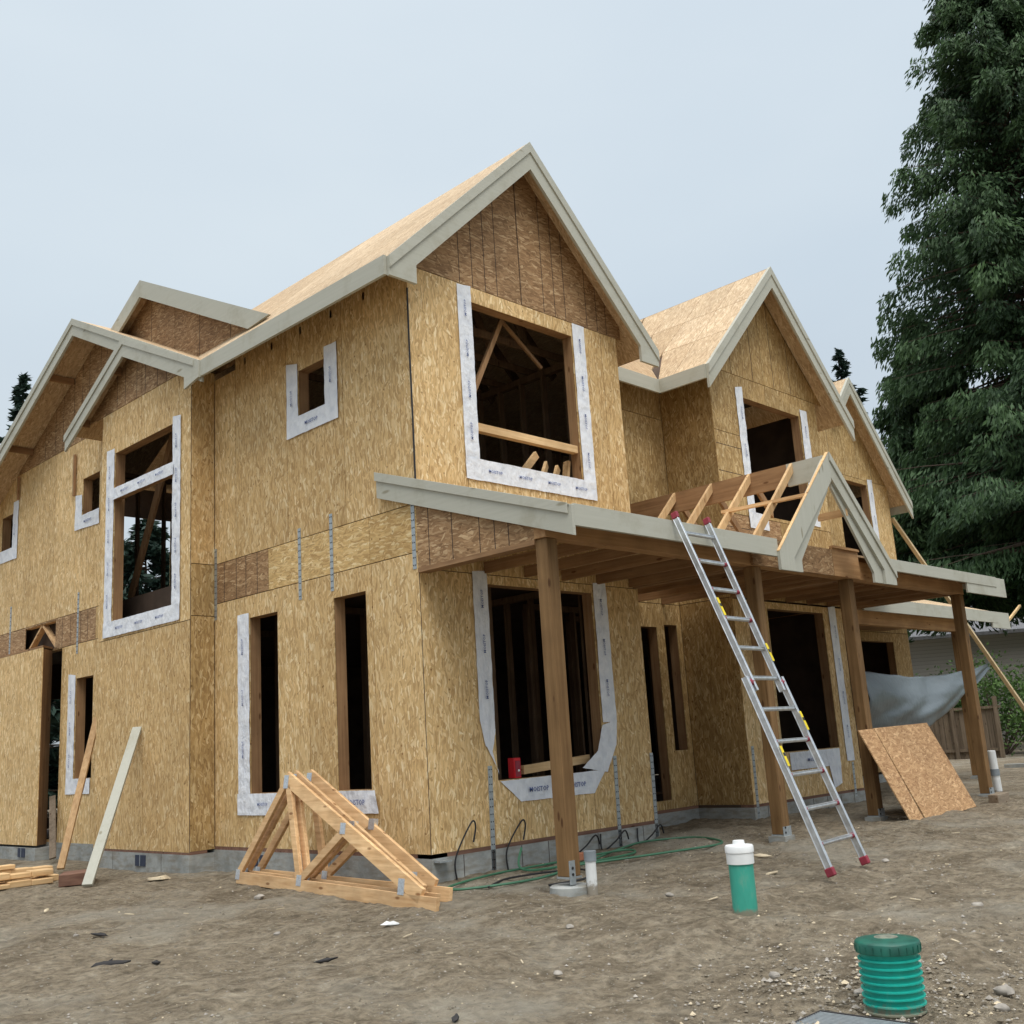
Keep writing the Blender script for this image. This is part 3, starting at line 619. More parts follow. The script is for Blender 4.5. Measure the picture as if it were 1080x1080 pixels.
# soffit rafters under the overhangs
for y in (4.1, 5.9, 6.9):
    z = min(6.14+.4845*(y-3.38), 7.12-.52*(y-5.48)); b = MB(); b.box(-.46, -.345, y, y+.04, z-.16, z-.05); b.build('lookout', 'stud_x', H)
for y in (8.3, 9.9):
    z = 8.02-.49*(y-7.26); b = MB(); b.box(-.46, -.013, y, y+.04, z-.15, z-.05); b.build('lookout', 'stud_x', H)
# --- rakes and fascia (primed boards)
def rake(ax, pos, pts, tv, mat, h=.36, block=(0, 0), bz=None, trim=.12):
    """pts: [(u,z) left foot, apex, right foot] in facade coordinates"""
    b = MB(); (ua, za), (ub, zb), (uc, zc) = pts
    for s_, (u0, z0, bl) in enumerate(((ua, za, block[0]), (uc, zc, block[1]))):
        q = lambda u, z, d=0: P(ax, pos, u, z, d)
        sl = (zb-z0)/(ub-u0)
        if bl:
            ui = u0+(bl if ub > u0 else -bl); zi = z0+sl*(ui-u0)-h
            poly = [(u0, z0), (ub, zb), (ub, zb-h), (ui, zi), (ui, bz), (u0, bz)]
            A = [q(*p) for p in poly[:4]]; b.ext(A[:4] if False else [q(u0, z0), q(ub, zb), q(ub, zb-h), q(ui, zi)], tv, 0, .3+.4*s_)
            b.ext([q(u0, z0-.0005), q(ui, zi), q(ui, bz), q(u0, bz)], tv, 0, .3+.4*s_)
        else: b.ext([q(u0, z0), q(ub, zb), q(ub, zb-h), q(u0, z0-h)], tv, 0, .3+.4*s_)
        if trim:
            t2 = V(tv).normalized()*-.018
            b.ext([q(u0, z0+.004), q(ub, zb+.004), q(ub, zb-trim), q(u0, z0-trim)], t2, 0, .6-.3*s_)
    return b.build('rake_board', mat, H)
rake('y', -.30, [(-.48, 6.14), (1.75, 8.28), (3.98, 6.14)], (0, .038, 0), 'trim_x', .35, (.36, .36), 5.93, .13)
rake('y', -.35, [(5.05, 6.2), (7.08, 8.23), (9.2, 6.11)], (0, .038, 0), 'trim_x', .34, trim=.13)
b = MB(); b.ext([(12.9, 1.6, 7.80), (13.4, 1.6, 8.34), (13.4, 1.6, 7.98), (12.9, 1.6, 7.44)], (0, .038, 0), 0, .4); b.ext([(15.65, 1.6, 5.91), (13.4, 1.6, 8.34), (13.4, 1.6, 7.98), (15.65, 1.6, 5.55)], (0, .038, 0), 0, .6)
b.ext([(15.65, 1.6, 5.914), (13.4, 1.6, 8.344), (13.4, 1.6, 8.21), (15.65, 1.6, 5.78)], (0, -.018, 0), 0, .3); b.ext([(12.9, 1.6, 7.804), (13.4, 1.6, 8.344), (13.4, 1.6, 8.21), (12.9, 1.6, 7.67)], (0, -.018, 0), 0, .5); b.build('rake_board', 'trim_x', H)
rake('x', -.50, [(3.38, 6.145), (7.26, 8.025), (12.2, 5.6)], (.036, 0, 0), 'trim_y', .27, trim=.10)
b = MB(); b.ext([(-.503, 5.48, 7.125), (-.503, 7.32, 6.165), (-.503, 7.32, 5.92), (-.503, 5.48, 6.86)], (-.034, 0, 0), 0, .5); b.ext([(-.538, 5.44, 7.15), (-.538, 7.33, 6.17), (-.538, 7.33, 6.07), (-.538, 5.44, 7.04)], (-.015, 0, 0), 0, .2)
b.ext([(-.5045, 3.38, 6.145), (-.5045, 5.48, 7.12), (-.5045, 5.48, 6.85), (-.5045, 3.72, 6.02)], (-.033, 0, 0), 0, .6); b.ext([(-.5055, 3.38, 6.14), (-.5055, 3.74, 6.30), (-.5055, 3.74, 5.87), (-.5055, 3.38, 5.93)], (-.033, 0, 0), 0, .4)
b.ext([(-.540, 3.5, 6.205), (-.540, 5.48, 7.125), (-.540, 5.48, 7.03), (-.540, 3.5, 6.11)], (-.014, 0, 0), 0, .7)
b.build('rake_board', 'trim_y', H)['label'] = 'lower small rake over the bumped out window'
b = MB(); b.ext([(-.1, 2.42, 6.53), (-.1, 5.82, 8.235), (-.1, 5.82, 7.97), (-.1, 2.9, 6.50)], (-.036, 0, 0), 0, .4); b.ext([(-.1, 5.82, 8.235), (-.1, 6.75, 7.77), (-.1, 6.75, 7.51), (-.1, 5.82, 7.97)], (-.036, 0, 0), 0, .6)
b.build('rake_board', 'trim_y', H)['label'] = 'rake of the upper small gable'
b = MB(); b.board((-.48, -.26, 6.15), (-.48, 3.40, 6.15), .21, (-.036, 0, 0), 0, .4); b.build('fascia', 'trim_y', H)
b = MB(); b.board((3.6, .5, 6.2), (5.06, .5, 6.2), .2, (0, -.036, 0), 0, .5); b.build('fascia', 'trim_x', H)
b = MB(); b.board((5.06, -.31, 6.2), (5.06, .50, 6.2), .2, (-.036, 0, 0), 0, .4); b.build('fascia', 'trim_y', H)
b = MB(); b.board((15.65, 1.64, 5.92), (15.65, 9, 5.92), .2, (.03, 0, 0), 0, .4); b.build('fascia', 'trim_x', H)
# --- floors, interior framing
b = MB()
for (x0, x1, y0, y1) in ((.16, 3.4, .16, 11.9), (3.4, 5.58, 1.03, 11.9), (5.58, 8.5, .16, 11.9), (8.5, 15.1, 2.1, 11.9)):
    b.box(x0, x1-.001, y0, y1, .262, .30, 0)
    b.box(x0, x1-.001, y0, y1, 3.22, 3.66, 0)
b.box(-.31, .159, 3.95, 6.48, 3.0, 3.18, 0)
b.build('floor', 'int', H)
def studwall(p, q, z0, z1, gap=.41, mat='stud_in', label=None, hole=None):
    p = V((*p, 0)); q = V((*q, 0)); d = (q-p); n = int(d.length/gap); dn = d.normalized(); sd = V((-dn.y, dn.x, 0))
    w0 = MB(); w0.bar(p+V((0, 0, z0+.02)), q+V((0, 0, z0+.02)), .09, .04)
    wo = w0.build('stud_wall', 'stud_in', H)
    w0 = MB(); w0.bar(p+V((0, 0, z1-.041)), q+V((0, 0, z1-.041)), .09, .082); w0.build('top_plate', 'stud_in', wo)
    s0 = None
    for i in range(n+1):
        c = p+d*i/n
        if s0 is None:
            b = MB(); b.box(-.019, .019, -.045, .045, z0+.041, z1-.082, 0, .5) if abs(dn.x) > .5 else b.box(-.045, .045, -.019, .019, z0+.041, z1-.082, 0, .5)
            s0 = b.build('stud', mat, wo); s0.location = c; continue
        o = s0.copy(); COL.objects.link(o); o.parent = wo; o.location = c
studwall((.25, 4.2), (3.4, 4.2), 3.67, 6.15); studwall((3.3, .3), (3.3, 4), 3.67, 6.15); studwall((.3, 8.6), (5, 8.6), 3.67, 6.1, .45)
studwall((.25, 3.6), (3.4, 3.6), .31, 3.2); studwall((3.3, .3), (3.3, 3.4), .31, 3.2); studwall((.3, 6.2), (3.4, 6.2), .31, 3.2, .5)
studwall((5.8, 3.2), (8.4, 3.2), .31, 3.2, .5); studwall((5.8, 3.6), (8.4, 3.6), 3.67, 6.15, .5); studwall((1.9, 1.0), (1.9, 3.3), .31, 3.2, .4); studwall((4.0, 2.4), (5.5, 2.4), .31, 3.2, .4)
for yy in np.arange(.75, 3.8, .61):
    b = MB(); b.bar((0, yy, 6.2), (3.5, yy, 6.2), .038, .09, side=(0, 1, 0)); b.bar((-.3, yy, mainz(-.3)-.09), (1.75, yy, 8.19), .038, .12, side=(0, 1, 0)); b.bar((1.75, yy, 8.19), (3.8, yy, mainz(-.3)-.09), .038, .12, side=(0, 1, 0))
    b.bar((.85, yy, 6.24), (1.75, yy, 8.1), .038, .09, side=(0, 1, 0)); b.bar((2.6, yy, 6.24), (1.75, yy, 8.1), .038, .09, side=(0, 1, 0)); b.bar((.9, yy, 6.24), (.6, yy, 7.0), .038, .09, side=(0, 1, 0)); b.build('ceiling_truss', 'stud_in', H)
b = MB(); b.bar((1.18, .3, 5.2), (1.80, .33, 6.34), .038, .06); b.build('brace', 'stud', H); b = MB(); b.bar((1.74, .36, 6.25), (2.45, .38, 5.78), .03, .04); b.build('brace', 'stud', H)
# lumber standing inside the upper window
for i, (p, q) in enumerate((((1.50, .2, 4.0), (2.14, .28, 4.60)), ((2.06, .2, 4.15), (2.46, .42, 4.56)), ((2.26, .2, 4.1), (2.53, .3, 4.50)), ((2.48, .18, 4.1), (2.59, .2, 4.56)))):
    b = MB(); b.bar(p, q, .04, .09); tag(b.build('lumber_offcut', 'pale_x', None, .003), ('longest pale stick lying inside the big upper window, leftmost of four', 'second pale stick inside the big upper window, low by the sill', 'third pale stick inside the big upper window, low by the sill', 'short stick by the right jamb inside the big upper window')[i], 'offcut', 'loose lumber inside the upper window')

# ------------------------------------------------------------------ porch
pz = lambda y: 3.25+.33*(y+2.06)
PX = (.07, 3.44, 5.61, 9.05)
for i, x in enumerate(PX+(13.8,)):
    y = -1.66 if i < 4 else .33
    b = MB(); zt = 3.03 if i < 4 else 2.86; b.box(x-.07, x+.07, y-.07, y+.07, .17, zt)
    o = b.build('post', 'post', H, .006)
    g_ = MB(); g_.box(x-.075, x-.005, y-.078, y-.071, .11, .30, 0) if i == 0 else g_.box(x-.078, x+.078, y-.078, y-.071, .08, .25, 0)
    g_.box(x-.075, x+.075, y-.075, y+.075, .155, .17, 0)
    for dz in (.17, .22): g_.lathe((x-.04, y-.078, dz+.02), [(.0, .006), (.012, .006), (.012, 0)], 8, 1, V((0, -1, 0)))
    g_.build('post_base', ['plate', 'black'], o)
    c_ = MB()
    if i == 0: c_.lathe((x, y, -.1), [(.0, .20), (.155, .20), (.17, .19), (.18, 0)], 24, 0)
    else: c_.box(x-.1, x+.1, y-.1, y+.1, -.1, .155)
    c_.build('pier', 'conc', o)
# beams
b = MB(); b.box(-.02, 9.12, -1.74, -1.60, 3.032, 3.27); b.build('beam', 'fir', H, .004)
for bb in ((-.018, .12, -1.598, -.001, 2.985, 3.03), (3.40, 3.52, -1.598, -.001, 3.034, 3.2), (5.55, 5.69, -1.598, -.001, 3.034, 3.2), (9.0, 9.1, -1.598, 1.9, 3.034, 3.2)):
    b = MB(); b.box(*bb); b.build('side_beam', 'stud_y', H)
r0 = None
for x in np.arange(.3, 9.0, .61):
    ye = 0 if (x < 3.5 or 5.6 < x < 8.65) else .88 if x < 5.6 else 1.9
    b = MB(); b.bar((x, -1.59, 3.10), (x, ye-.005, 3.10), .038, .12); b.build('ceiling_joist', 'stud_y', H)
for x in np.arange(.3, 9.8, .61):
    yf = -2.03 if not 3.3 < x < 5.95 else -1.58
    b = MB(); p = (x, yf, pz(yf)-.095); q = (x, -.02, pz(-.02)-.095); b.bar(p, q, .038, .12, side=(1, 0, 0)); b.build('rafter', 'stud_y', H)
b = MB()
slab(b, [(-.06, -2.07, pz(-2.07)), (3.45, -2.07, pz(-2.07)), (3.45, 0, pz(0)), (-.06, 0, pz(0))]); slab(b, [(5.85, -2.07, pz(-2.07)), (9.87, -2.07, pz(-2.07)), (9.87, 0, pz(0)), (5.85, 0, pz(0))])
slab(b, [(8.66, .003, pz(0)), (9.87, .003, pz(0)), (9.87, 1.93, pz(1.93)), (8.66, 1.93, pz(1.93))]); slab(b, [(3.453, -1.73, pz(-1.73)), (5.847, -1.73, pz(-1.73)), (5.847, -.003, pz(0)), (3.453, -.003, pz(0))])
b.build('porch_roof', 'osb_r', H)
# triangular side infill with printed lines
b = MB(); b.hexa([(0, -1.60, 3.03), (0, -.003, 3.03), (0, -.003, pz(0)-.03), (0, -1.60, pz(-1.6)-.03)], [(-.012, -1.60, 3.03), (-.012, -.003, 3.03), (-.012, -.003, pz(0)-.03), (-.012, -1.60, pz(-1.6)-.03)], 0, .4)
for y in (-.18, -.52, -.9, -1.1, -1.28): b.box(-.0135, -.012, y-.005, y+.004, 3.03, pz(y)-.05, 1, .5)
b.build('gable_infill', ['osb_b', 'ink'], H)
b = MB(); b.board((-.06, -2.10, pz(-2.10)+.01), (-.06, .56, pz(.56)+.01), .27, (.036, 0, 0), 0, .4); b.board((-.078, -2.06, pz(-2.06)+.018), (-.078, .57, pz(.57)+.018), .095, (.016, 0, 0), 0, .8)
b.build('rake_board', 'trim_y', H, .002)['label'] = 'sloping board at the left end of the porch roof'
b = MB(); b.board((-.022, -2.06, 3.262), (3.30, -2.06, 3.262), .195, (0, -.036, 0), 0, .5); b.build('fascia', 'trim_x', H, .002); b = MB(); b.board((6.0, -2.06, 3.262), (9.5, -2.06, 3.262), .15, (0, -.036, 0), 0, .3); b.build('fascia', 'trim_x', H, .002); b = MB(); b.board((8.4, -2.058, 3.255), (9.86, -2.058, 3.255), .28, (0, -.028, 0), 0, .7)
b.board((9.86, -2.06, 3.26), (9.86, 1.9, pz(1.9)), .26, (.036, 0, 0), 0, .6)
b.build('fascia', 'trim_x', H, .002)
# skirt behind the small gable
b = MB(); b.box(3.3, 5.12, -1.775, -1.742, 3.034, 3.36, 0); b.box(5.13, 5.80, -1.775, -1.742, 3.034, 3.38, 1); b.box(5.13, 5.80, -1.80, -1.742, 3.381, 3.41, 1); b.build('header', ['osb_b', 'fir'], H)
# small porch gable in framing
GB = MB(); GB.board((4.58, -1.6, 4.40), (4.58, .87, 4.40), .27, (.038, 0, 0)); g0 = GB.build('ridge_board', 'stud_y', H)
GB = MB(); GB.board((4.578, -2.09, 4.40), (4.578, -1.6, 4.40), .28, (.042, 0, 0), 0, .5); GB.build('ridge_cap', 'trim_y', g0)
sl = .956
for y in (-1.67, -1.07, -.5, .08):
    for sg in (-1, 1):
        dx = (4.38-pz(y))/sl
        if sg > 0 and y < -1.2: continue
        if sg > 0 and y < -.8: dx = .42
        b = MB(); b.board((4.6+sg*.02, y-.019, 4.40), (4.6+sg*(dx+.02), y-.019, 4.40-dx*sl), .12, (0, .038, 0), 0); b.build('rafter', 'pale_z' if sg < 0 else 'stud', H)
for (x0, z0, x1, z1, yy, lb) in ((3.27, 3.12, 4.65, 4.43, -2.13, 'left rake of the small porch gable'), (6.04, 3.10, 4.65, 4.43, -2.13, 'right rake of the small porch gable')):
    b = MB(); h = .34 if x0 < 4 else .30; s_ = 1 if x0 < 4 else -1
    m_ = (z1-z0)/(x1-x0); xi = x0+s_*.30; zi = z0+m_*(xi-x0)-h+.01
    b.ext([(x0, yy, z0), (x1, yy, z1), (x1, yy, z1-h), (xi, yy, zi+.0)], (0, .034, 0), 0, .5)
    b.ext([(x0, yy, z0-.0005), (xi, yy, zi), (xi, yy, 2.92), (x0, yy, 2.92)], (0, .034, 0), 0, .5)
    xo = xi+s_*.22; b.ext([(x0+s_*.05, yy+.036, z0), (x1-s_*.05, yy+.036, z1-.05), (x1-s_*.05, yy+.036, z1-h-.12), (xo, yy+.036, z0-.05), (xo, yy+.036, 2.93), (x0+s_*.05, yy+.036, 2.93)], (0, .03, 0), 0, .3)
    if s_ < 0: b.ext([(x0, yy-.002, z0+.01), (x1, yy-.002, z1+.01), (x1, yy-.002, z1-.09), (x0, yy-.002, z0-.09)], (0, -.017, 0), 0, .8)
    b.ext([(x0-s_*.004, yy, z0+.012), (x1, yy, z1+.016), (x1, yy+.035, z1+.016), (x0-s_*.004, yy+.035, z0+.012)], (0, 0, -.011), 1, .9)
    b.build('rake_board', ['trim_z', 'pale_z'], H)['label'] = lb
b = MB(); b.bar((4.03, -.98, 3.86), (4.03, -2.1, 3.84), .06, .038); b.build('brace', 'pale_y', H); b = MB(); b.bar((5.0, -1.72, 3.75), (5.0, -2.1, 3.75), .04, .085); b.build('brace', 'pale_y', H)
# second low roof over the garage side
b = MB(); slab(b, [(9.9, -.03, 3.24), (15.6, -.03, 3.24), (15.6, 1.94, 3.86), (9.9, 1.94, 3.86)]); b.build('porch_roof', 'osb_r', H)
b = MB(); b.board((9.3, -.03, 3.25), (15.0, -.03, 3.25), .22, (0, -.036, 0), 0, .6); b.board((14.7, -.031, 3.25), (15.62, -.031, 3.25), .32, (0, -.03, 0), 0, .9); b.build('fascia', 'trim_x', H)
b = MB(); b.box(9.2, 14.0, .26, .40, 2.86, 3.1); b.build('beam', 'fir', H)
b = MB(); b.box(9.2, 14.0, .41, 1.9, 3.06, 3.09); b.build('soffit', 'stud_x', H)

# ------------------------------------------------------------------ loose things
# roof trusses standing on the dirt
def truss(orig, uy, lean, label, ln=3.52):
    """orig: left bottom corner on the ground, uy: unit direction along the bottom chord"""
    t = thing('roof_truss', label, 'roof truss', 'trusses leaning together by the left wall')
    o = V(orig); u = V(uy).normalized(); up = (V((0, 0, 1))+V(lean)).normalized(); n = u.cross(up).normalized()
    Q = lambda s, z: o+u*s+up*z
    def mem(name, p, q, h, m='pale_y'):
        b = MB(); b.bar(Q(*p), Q(*q), .038, h, side=n); return b.build(name, m, t, .003)
    mem('bottom_chord', (0, .05), (ln, .05), .12)
    mem('top_chord', (.84, 1.06), (ln-.22, .10), .135)
    mem('top_chord', (.03, .10), (.86, 1.04), .09)
    mem('web', (.9, .98), (1.28, .12), .09); mem('web', (1.33, .12), (2.0, .56), .085)
    for s_, z in ((.02, .08), (.86, 1.02), (1.3, .1), (2.02, .6), (ln-.5, .16)):
        b = MB()
        for sgn in (-1, 1): b.bar(Q(s_-.045, z)+n*.021*sgn, Q(s_+.045, z)+n*.021*sgn, .003, .13 if z > .7 or s_ > 3 else .1, side=n)
        b.build('nail_plate', 'chrome', t)
truss((-.60, 2.42, .035), (-.085, -1, -.012), (.14, 0, 0), 'front truss of the three standing on the dirt by the left wall, nearest the camera')
truss((-.52, 2.40, .04), (-.083, -1, -.010), (.14, 0, 0), 'middle truss of the three standing on the dirt by the left wall', 3.40)
truss((-.40, 2.36, .04), (-.045, -1, -.008), (.14, 0, 0), 'rear truss of the three standing on the dirt, closest to the house wall', 3.22)
# ladder
def ladder():
    t = thing('extension_ladder', 'aluminium telescoping ladder with red caps leaning against the porch eave', 'ladder')
    TL, TR = V((1.40, -2.13, 3.30)), V((1.93, -2.13, 3.30)); BL, BR = V((1.42, -3.31, .08)), V((2.19, -3.22, .08))
    mid = .49
    n = ((TR-TL).cross(BL-TL)).normalized()
    if n.y > 0: n = -n
    iBL, iBR = TL+(BL+V((.13, 0, 0))-TL)*1.0, TR+(BR+V((-.10, 0, 0))-TR)*1.0
    for (a, c, e0, e1, wd, off) in ((TL, iBL, 0, .53, .02, 0), (TR, iBR, 0, .53, .02, 0), (TL-V((.022, 0, 0)), BL, mid, 1, .024, .0), (TR+V((.022, 0, 0)), BR, mid, 1, .024, .0)):
        p = a+(c-a)*e0; q = a+(c-a)*e1; b = MB(); sx = (TR-TL).normalized(); dd = (q-p).normalized(); nn = dd.cross(sx).normalized()
        b.bar(p, q, wd, .048, side=sx)
        for k in (-1, 1): b.bar(p+nn*.026*k, q+nn*.026*k, wd+.010, .009, side=sx)
        b.build('rail', 'alu', t, .003)
    for p in (TL, TR):
        b = MB(); b.bar(p+V((0, -.012, -.03)), p+V((0, .006, .035)), .036, .075, side=(1, 0, 0)); b.build('end_cap', 'red', t, .008)
    for p, a in ((BL, TL), (BR, TR)):
        d = (p-a).normalized(); b = MB(); b.bar(p-d*.05, p+d*.02, .044, .08, side=(1, 0, 0)); b.build('foot', 'red', t, .008)
    for i in range(11):
        e = .055+.0875*i; outer = e > .5
        a = (TL-V((.03, 0, 0)))+(BL-(TL-V((.03, 0, 0))))*e if outer else TL+(iBL-TL)*e
        c = (TR+V((.03, 0, 0)))+(BR-(TR+V((.03, 0, 0))))*e if outer else TR+(iBR-TR)*e
        b = MB(); b.tube([a, c], .019, 8); b.bar(a+V((0, 0, .016)), c+V((0, 0, .016)), .034, .006); r = b.build('rung', 'alu', t)
        if i in (1, 2, 3, 7, 8, 9, 10):
            for p, q in ((a, c), (c, a)):
                d = (q-p).normalized(); b = MB(); b.tube([p+d*.008, p+d*.05], .0235, 8); b.build('lock', 'red', r)
    for p, q, e in ((TL, iBL, .29), (TR, iBR, .42), (TR, BR, .62), (TL, BL, .71)):
        a = p+(q-p)*e; d = (q-p).normalized(); b = MB(); sx = V((1, 0, 0)); nn = d.cross(sx).normalized()
        if nn.y > 0: nn = -nn
        off = nn*.045; b.bar(a+off-d*.09, a+off+d*.09, .034, .003, side=sx); b.bar(a+off*1.05-d*.03, a+off*1.05+d*.0, .026, .003, 1, side=sx); b.build('sticker', ['yellow', 'black'], t)
    for p, q, s_ in ((TL, iBL, -1), (TR, iBR, 1)):
        a = p+(q-p)*.505+V((s_*.03, -.0, 0)); b = MB(); b.tube([a-V((.035*s_, 0, 0)), a+V((.035*s_, 0, 0))], .032, 10); b.build('knob', 'red', t)
ladder()
# leaning boards
b = MB(); b.bar((-1.45, 4.12, .04), (-.36, 5.22, 1.77), .115, .04, side=(.7, -.7, 0)); tag(b.build('trim_board', 'trim_z', None, .003), 'wide grey green primed board leaning against the bumped out wall', 'board')
b = MB(); b.bar((-.86, 6.25, .07), (-.04, 7.12, 2.0), .09, .04, side=(.7, -.7, 0)); tag(b.build('stud_board', 'fir_z', None, .003), 'long thin brown stud leaning by the low taped window', 'board')
b = MB(); b.bar((-.36, 7.72, .1), (-.03, 8.6, .93), .09, .03, side=(.7, -.7, 0)); tag(b.build('scrap_board', 'fence', None, .003), 'short weathered board leaning in the narrow doorway', 'board')
# strand board sheets against the post
def sheet(BL, BR, TR, TL, label):
    b = MB(); BL, BR, TR, TL = map(V, (BL, BR, TR, TL)); n = (BR-BL).cross(TL-BL).normalized(); b.hexa([BL, BR, TR, TL], [q-n*.014 for q in (BL, BR, TR, TL)], 0)
    tag(b.build('board_sheet', 'osb_o', None, .001), label, 'board sheet', 'sheets leaning on the porch post')
sheet((5.42, -2.2, .07), (5.83, -2.165, .07), (5.67, -1.745, 1.185), (5.26, -1.752, 1.18), 'narrow strip of strand board leaning on the porch post')
sheet((5.88, -2.16, .08), (7.80, -1.99, .09), (7.62, -1.56, 1.21), (5.70, -1.735, 1.19), 'wide orange strand board sheet leaning beside the narrow strip')
b = MB(); b.ext([(6.97, -2.47, .07), (7.50, -2.42, .07), (7.55, -2.27, .07), (7.02, -2.32, .07)], (0, 0, .13)); 
o = b.build('timber_block', 'fence_x', None, .005); tag(o, 'pale timber block lying in front of the far right post', 'timber block'); o.location = (1.0, .25, .02)
b = MB(); b.ext([(-1.56, 4.62, .01), (-1.20, 4.55, .01), (-.98, 4.95, .01), (-1.34, 5.02, .01)], (0, 0, .13)); tag(b.build('timber_block', 'dark', None, .006), 'dark purplish timber block beside the split lumber at the left', 'timber block')
for i, (y, z, x1, w_) in enumerate(((5.1, .03, -1.45, .16), (5.3, .03, -1.3, .16), (5.55, .05, -1.35, .16), (5.2, .12, -1.42, .2), (5.5, .14, -1.3, .2), (5.45, .21, -1.75, .14))):
    b = MB(); n = 9; L0 = 2.2
    for k in range(n):
        xa = x1-L0*k/n; xb = x1-L0*(k+1)/n; j = .012*math.sin(k*1.9+i*2)
        b.box(xb, xa, y-w_/2+j, y+w_/2+j*.5, z, z+.06+.012*math.sin(k*2.3+i), 0, .2+.1*i)
    o = b.build('split_plank', 'pale_x', None, .006); tag(o, ('bottom front split plank, nearest the camera, of the pile at the left edge', 'bottom middle split plank under the pile at the left edge', 'bottom rear split plank nearest the house', 'upper front plank of the pile at the left edge', 'upper rear plank of the pile at the left edge', 'short topmost plank of the pile at the left edge')[i], 'plank', 'split planks piled at the left edge')
# pipes
b = MB(); b.lathe((.02, -3.38, -.15), [(.088, 0), (.088, .5), (.08, .5)], 32); t = thing('cleanout_pipe', 'upright green sewer pipe with a white screw cap in the foreground dirt', 'pipe'); b.build('pipe', 'teal', t)
b = MB(); b.lathe((.02, -3.38, .33), [(.092, 0), (.098, .0), (.098, .075), (.103, .078), (.103, .118), (.096, .128), (.05, .132), (.045, .133), (.04, .16), (.0, .162)], 32); b.build('screw_cap', 'white', t)
t = thing('drain_riser', 'squat green corrugated drain riser with a dark lid, lower right', 'drain')
prof = []; z = -.1
for i in range(11):
    prof += [(.134, z), (.136, z+.019), (.151, z+.023), (.151, z+.030), (.134, z+.034)]; z += .0345
b = MB(); b.lathe((-1.495, -5.195, -.12), prof+[(.13, z)], 48); b.build('corrugated_pipe', 'pond', t)
zl = -.12+z-.012
b = MB(); b.lathe((-1.495, -5.195, zl), [(.13, 0), (.157, 0), (.157, .046), (.150, .053), (.10, .056), (.0, .060)], 48)
for i in range(24):
    a = 2*math.pi*i/24; c = V((-1.495+.157*math.cos(a), -5.195+.157*math.sin(a), zl+.022)); b.bar(c-V((0, 0, .016)), c+V((0, 0, .016)), .0025, .006)
l_ = b.build('lid', 'lid', t)
b = MB(); b.lathe((-1.46, -5.175, zl+.0605), [(.06, -.002), (.045, .002), (0, .003)], 12); b.build('dust_patch', 'dust', l_)
t = thing('metal_grate', 'dark steel slotted grate lying flat beside the corrugated riser', 'grate')
gzz = -.115; b = MB()
b.box(-2.30, -1.79, -5.45, -5.438, gzz, gzz+.02); b.box(-2.30, -1.79, -4.962, -4.95, gzz, gzz+.02); b.box(-2.30, -2.288, -5.438, -4.962, gzz, gzz+.02); b.box(-1.802, -1.79, -5.438, -4.962, gzz, gzz+.02); b.box(-2.288, -1.802, -5.438, -4.962, gzz-.02, gzz-.01); b.build('frame', 'barkd', t, .003)
b = MB()
for i in range(22): x = -2.28+.0216*i; b.box(x, x+.011, -5.436, -4.964, gzz+.004, gzz+.018)
b.build('bars', 'plate', t)
def pipe(x, y, z0, z1, r, mat, cap, label, lean=(0, 0)):
    t = thing('stub_pipe', label, 'pipe'); b = MB(); top = V((x+lean[0], y+lean[1], z1)); b.tube([(x, y, z0), top], r, 16); b.build('pipe', mat, t)
    b = MB()
    if cap == 'top': b.tube([top-V((0, 0, .06)), top+V((0, 0, .02))], r*1.15, 16)
    else: m = V((x, y, z0))*.45+top*.55; b.tube([m-V((0, 0, .05)), m+V((0, 0, .05))], r*1.12, 16)
    b.build('collar', 'greyp', t)
pipe(.12, -1.86, 0, .35, .045, 'pvc_m', 'top', 'white stub pipe with a grey cap beside the nearest porch post')
pipe(10.3, -1.35, 0, .72, .06, 'pvc_m', 'mid', 'white pipe with a grey coupling at the far right post', (-.05, .0))
# foundation cable loops, hose, brick, scraps
def loop(pts, r, mat, name, label, cat, group=None):
    # smooth the control polygon
    P_ = [V(p) for p in pts]; out = []
    for i in range(len(P_)-1):
        p0, p1, p2, p3 = P_[max(i-1, 0)], P_[i], P_[i+1], P_[min(i+2, len(P_)-1)]
        for k in range(8):
            t = k/8; out.append(.5*((2*p1)+(p2-p0)*t+(2*p0-5*p1+4*p2-p3)*t*t+(3*p1-3*p2+p0*.0+p3-p0)*t**3))
    out.append(P_[-1]); b = MB(); b.tube(out, r, 6); tag(b.build(name, mat), label, cat, group)
for i, (x, hgt) in enumerate(((.33, .55), (1.02, .5), (1.95, .38), (2.45, .33), (3.1, .35))):
    loop([(x-.05, -.03, .05), (x-.06, -.04, .25), (x+.12, -.08, hgt), (x+.18, -.08, hgt-.03), (x+.15, -.07, hgt-.18)] if i < 2 else [(x-.02, -.02, .25), (x-.04, -.05, .08), (x+.1, -.12, .16), (x+.28, -.12, .26), (x+.36, -.1, .16)], .009, 'black', 'cable_loop',
         ('black cable loop at the foundation nearest the house corner', 'second black cable loop from the house corner, under the big window', 'third black cable loop, behind the nearest post', 'fourth black cable loop from the house corner', 'black cable loop nearest the entry recess')[i], 'cable', 'black cable loops along the foundation')
hp = [(.95, -.25, .3), (.85, -.35, .1), (1.3, -.6, .09), (2.1, -.7, .1), (2.2, -.5, .1), (1.4, -.3, .1), (.55, -.25, .08), (-.1, -.35, .07), (-.15, -.6, .07), (.5, -.9, .08), (1.5, -.6, .1), (2.4, -.3, .12), (3.0, -.2, .12), (3.4, -.6, .12), (3.0, -1.2, .12), (2.2, -1.1, .1), (1.2, -.6, .1)]
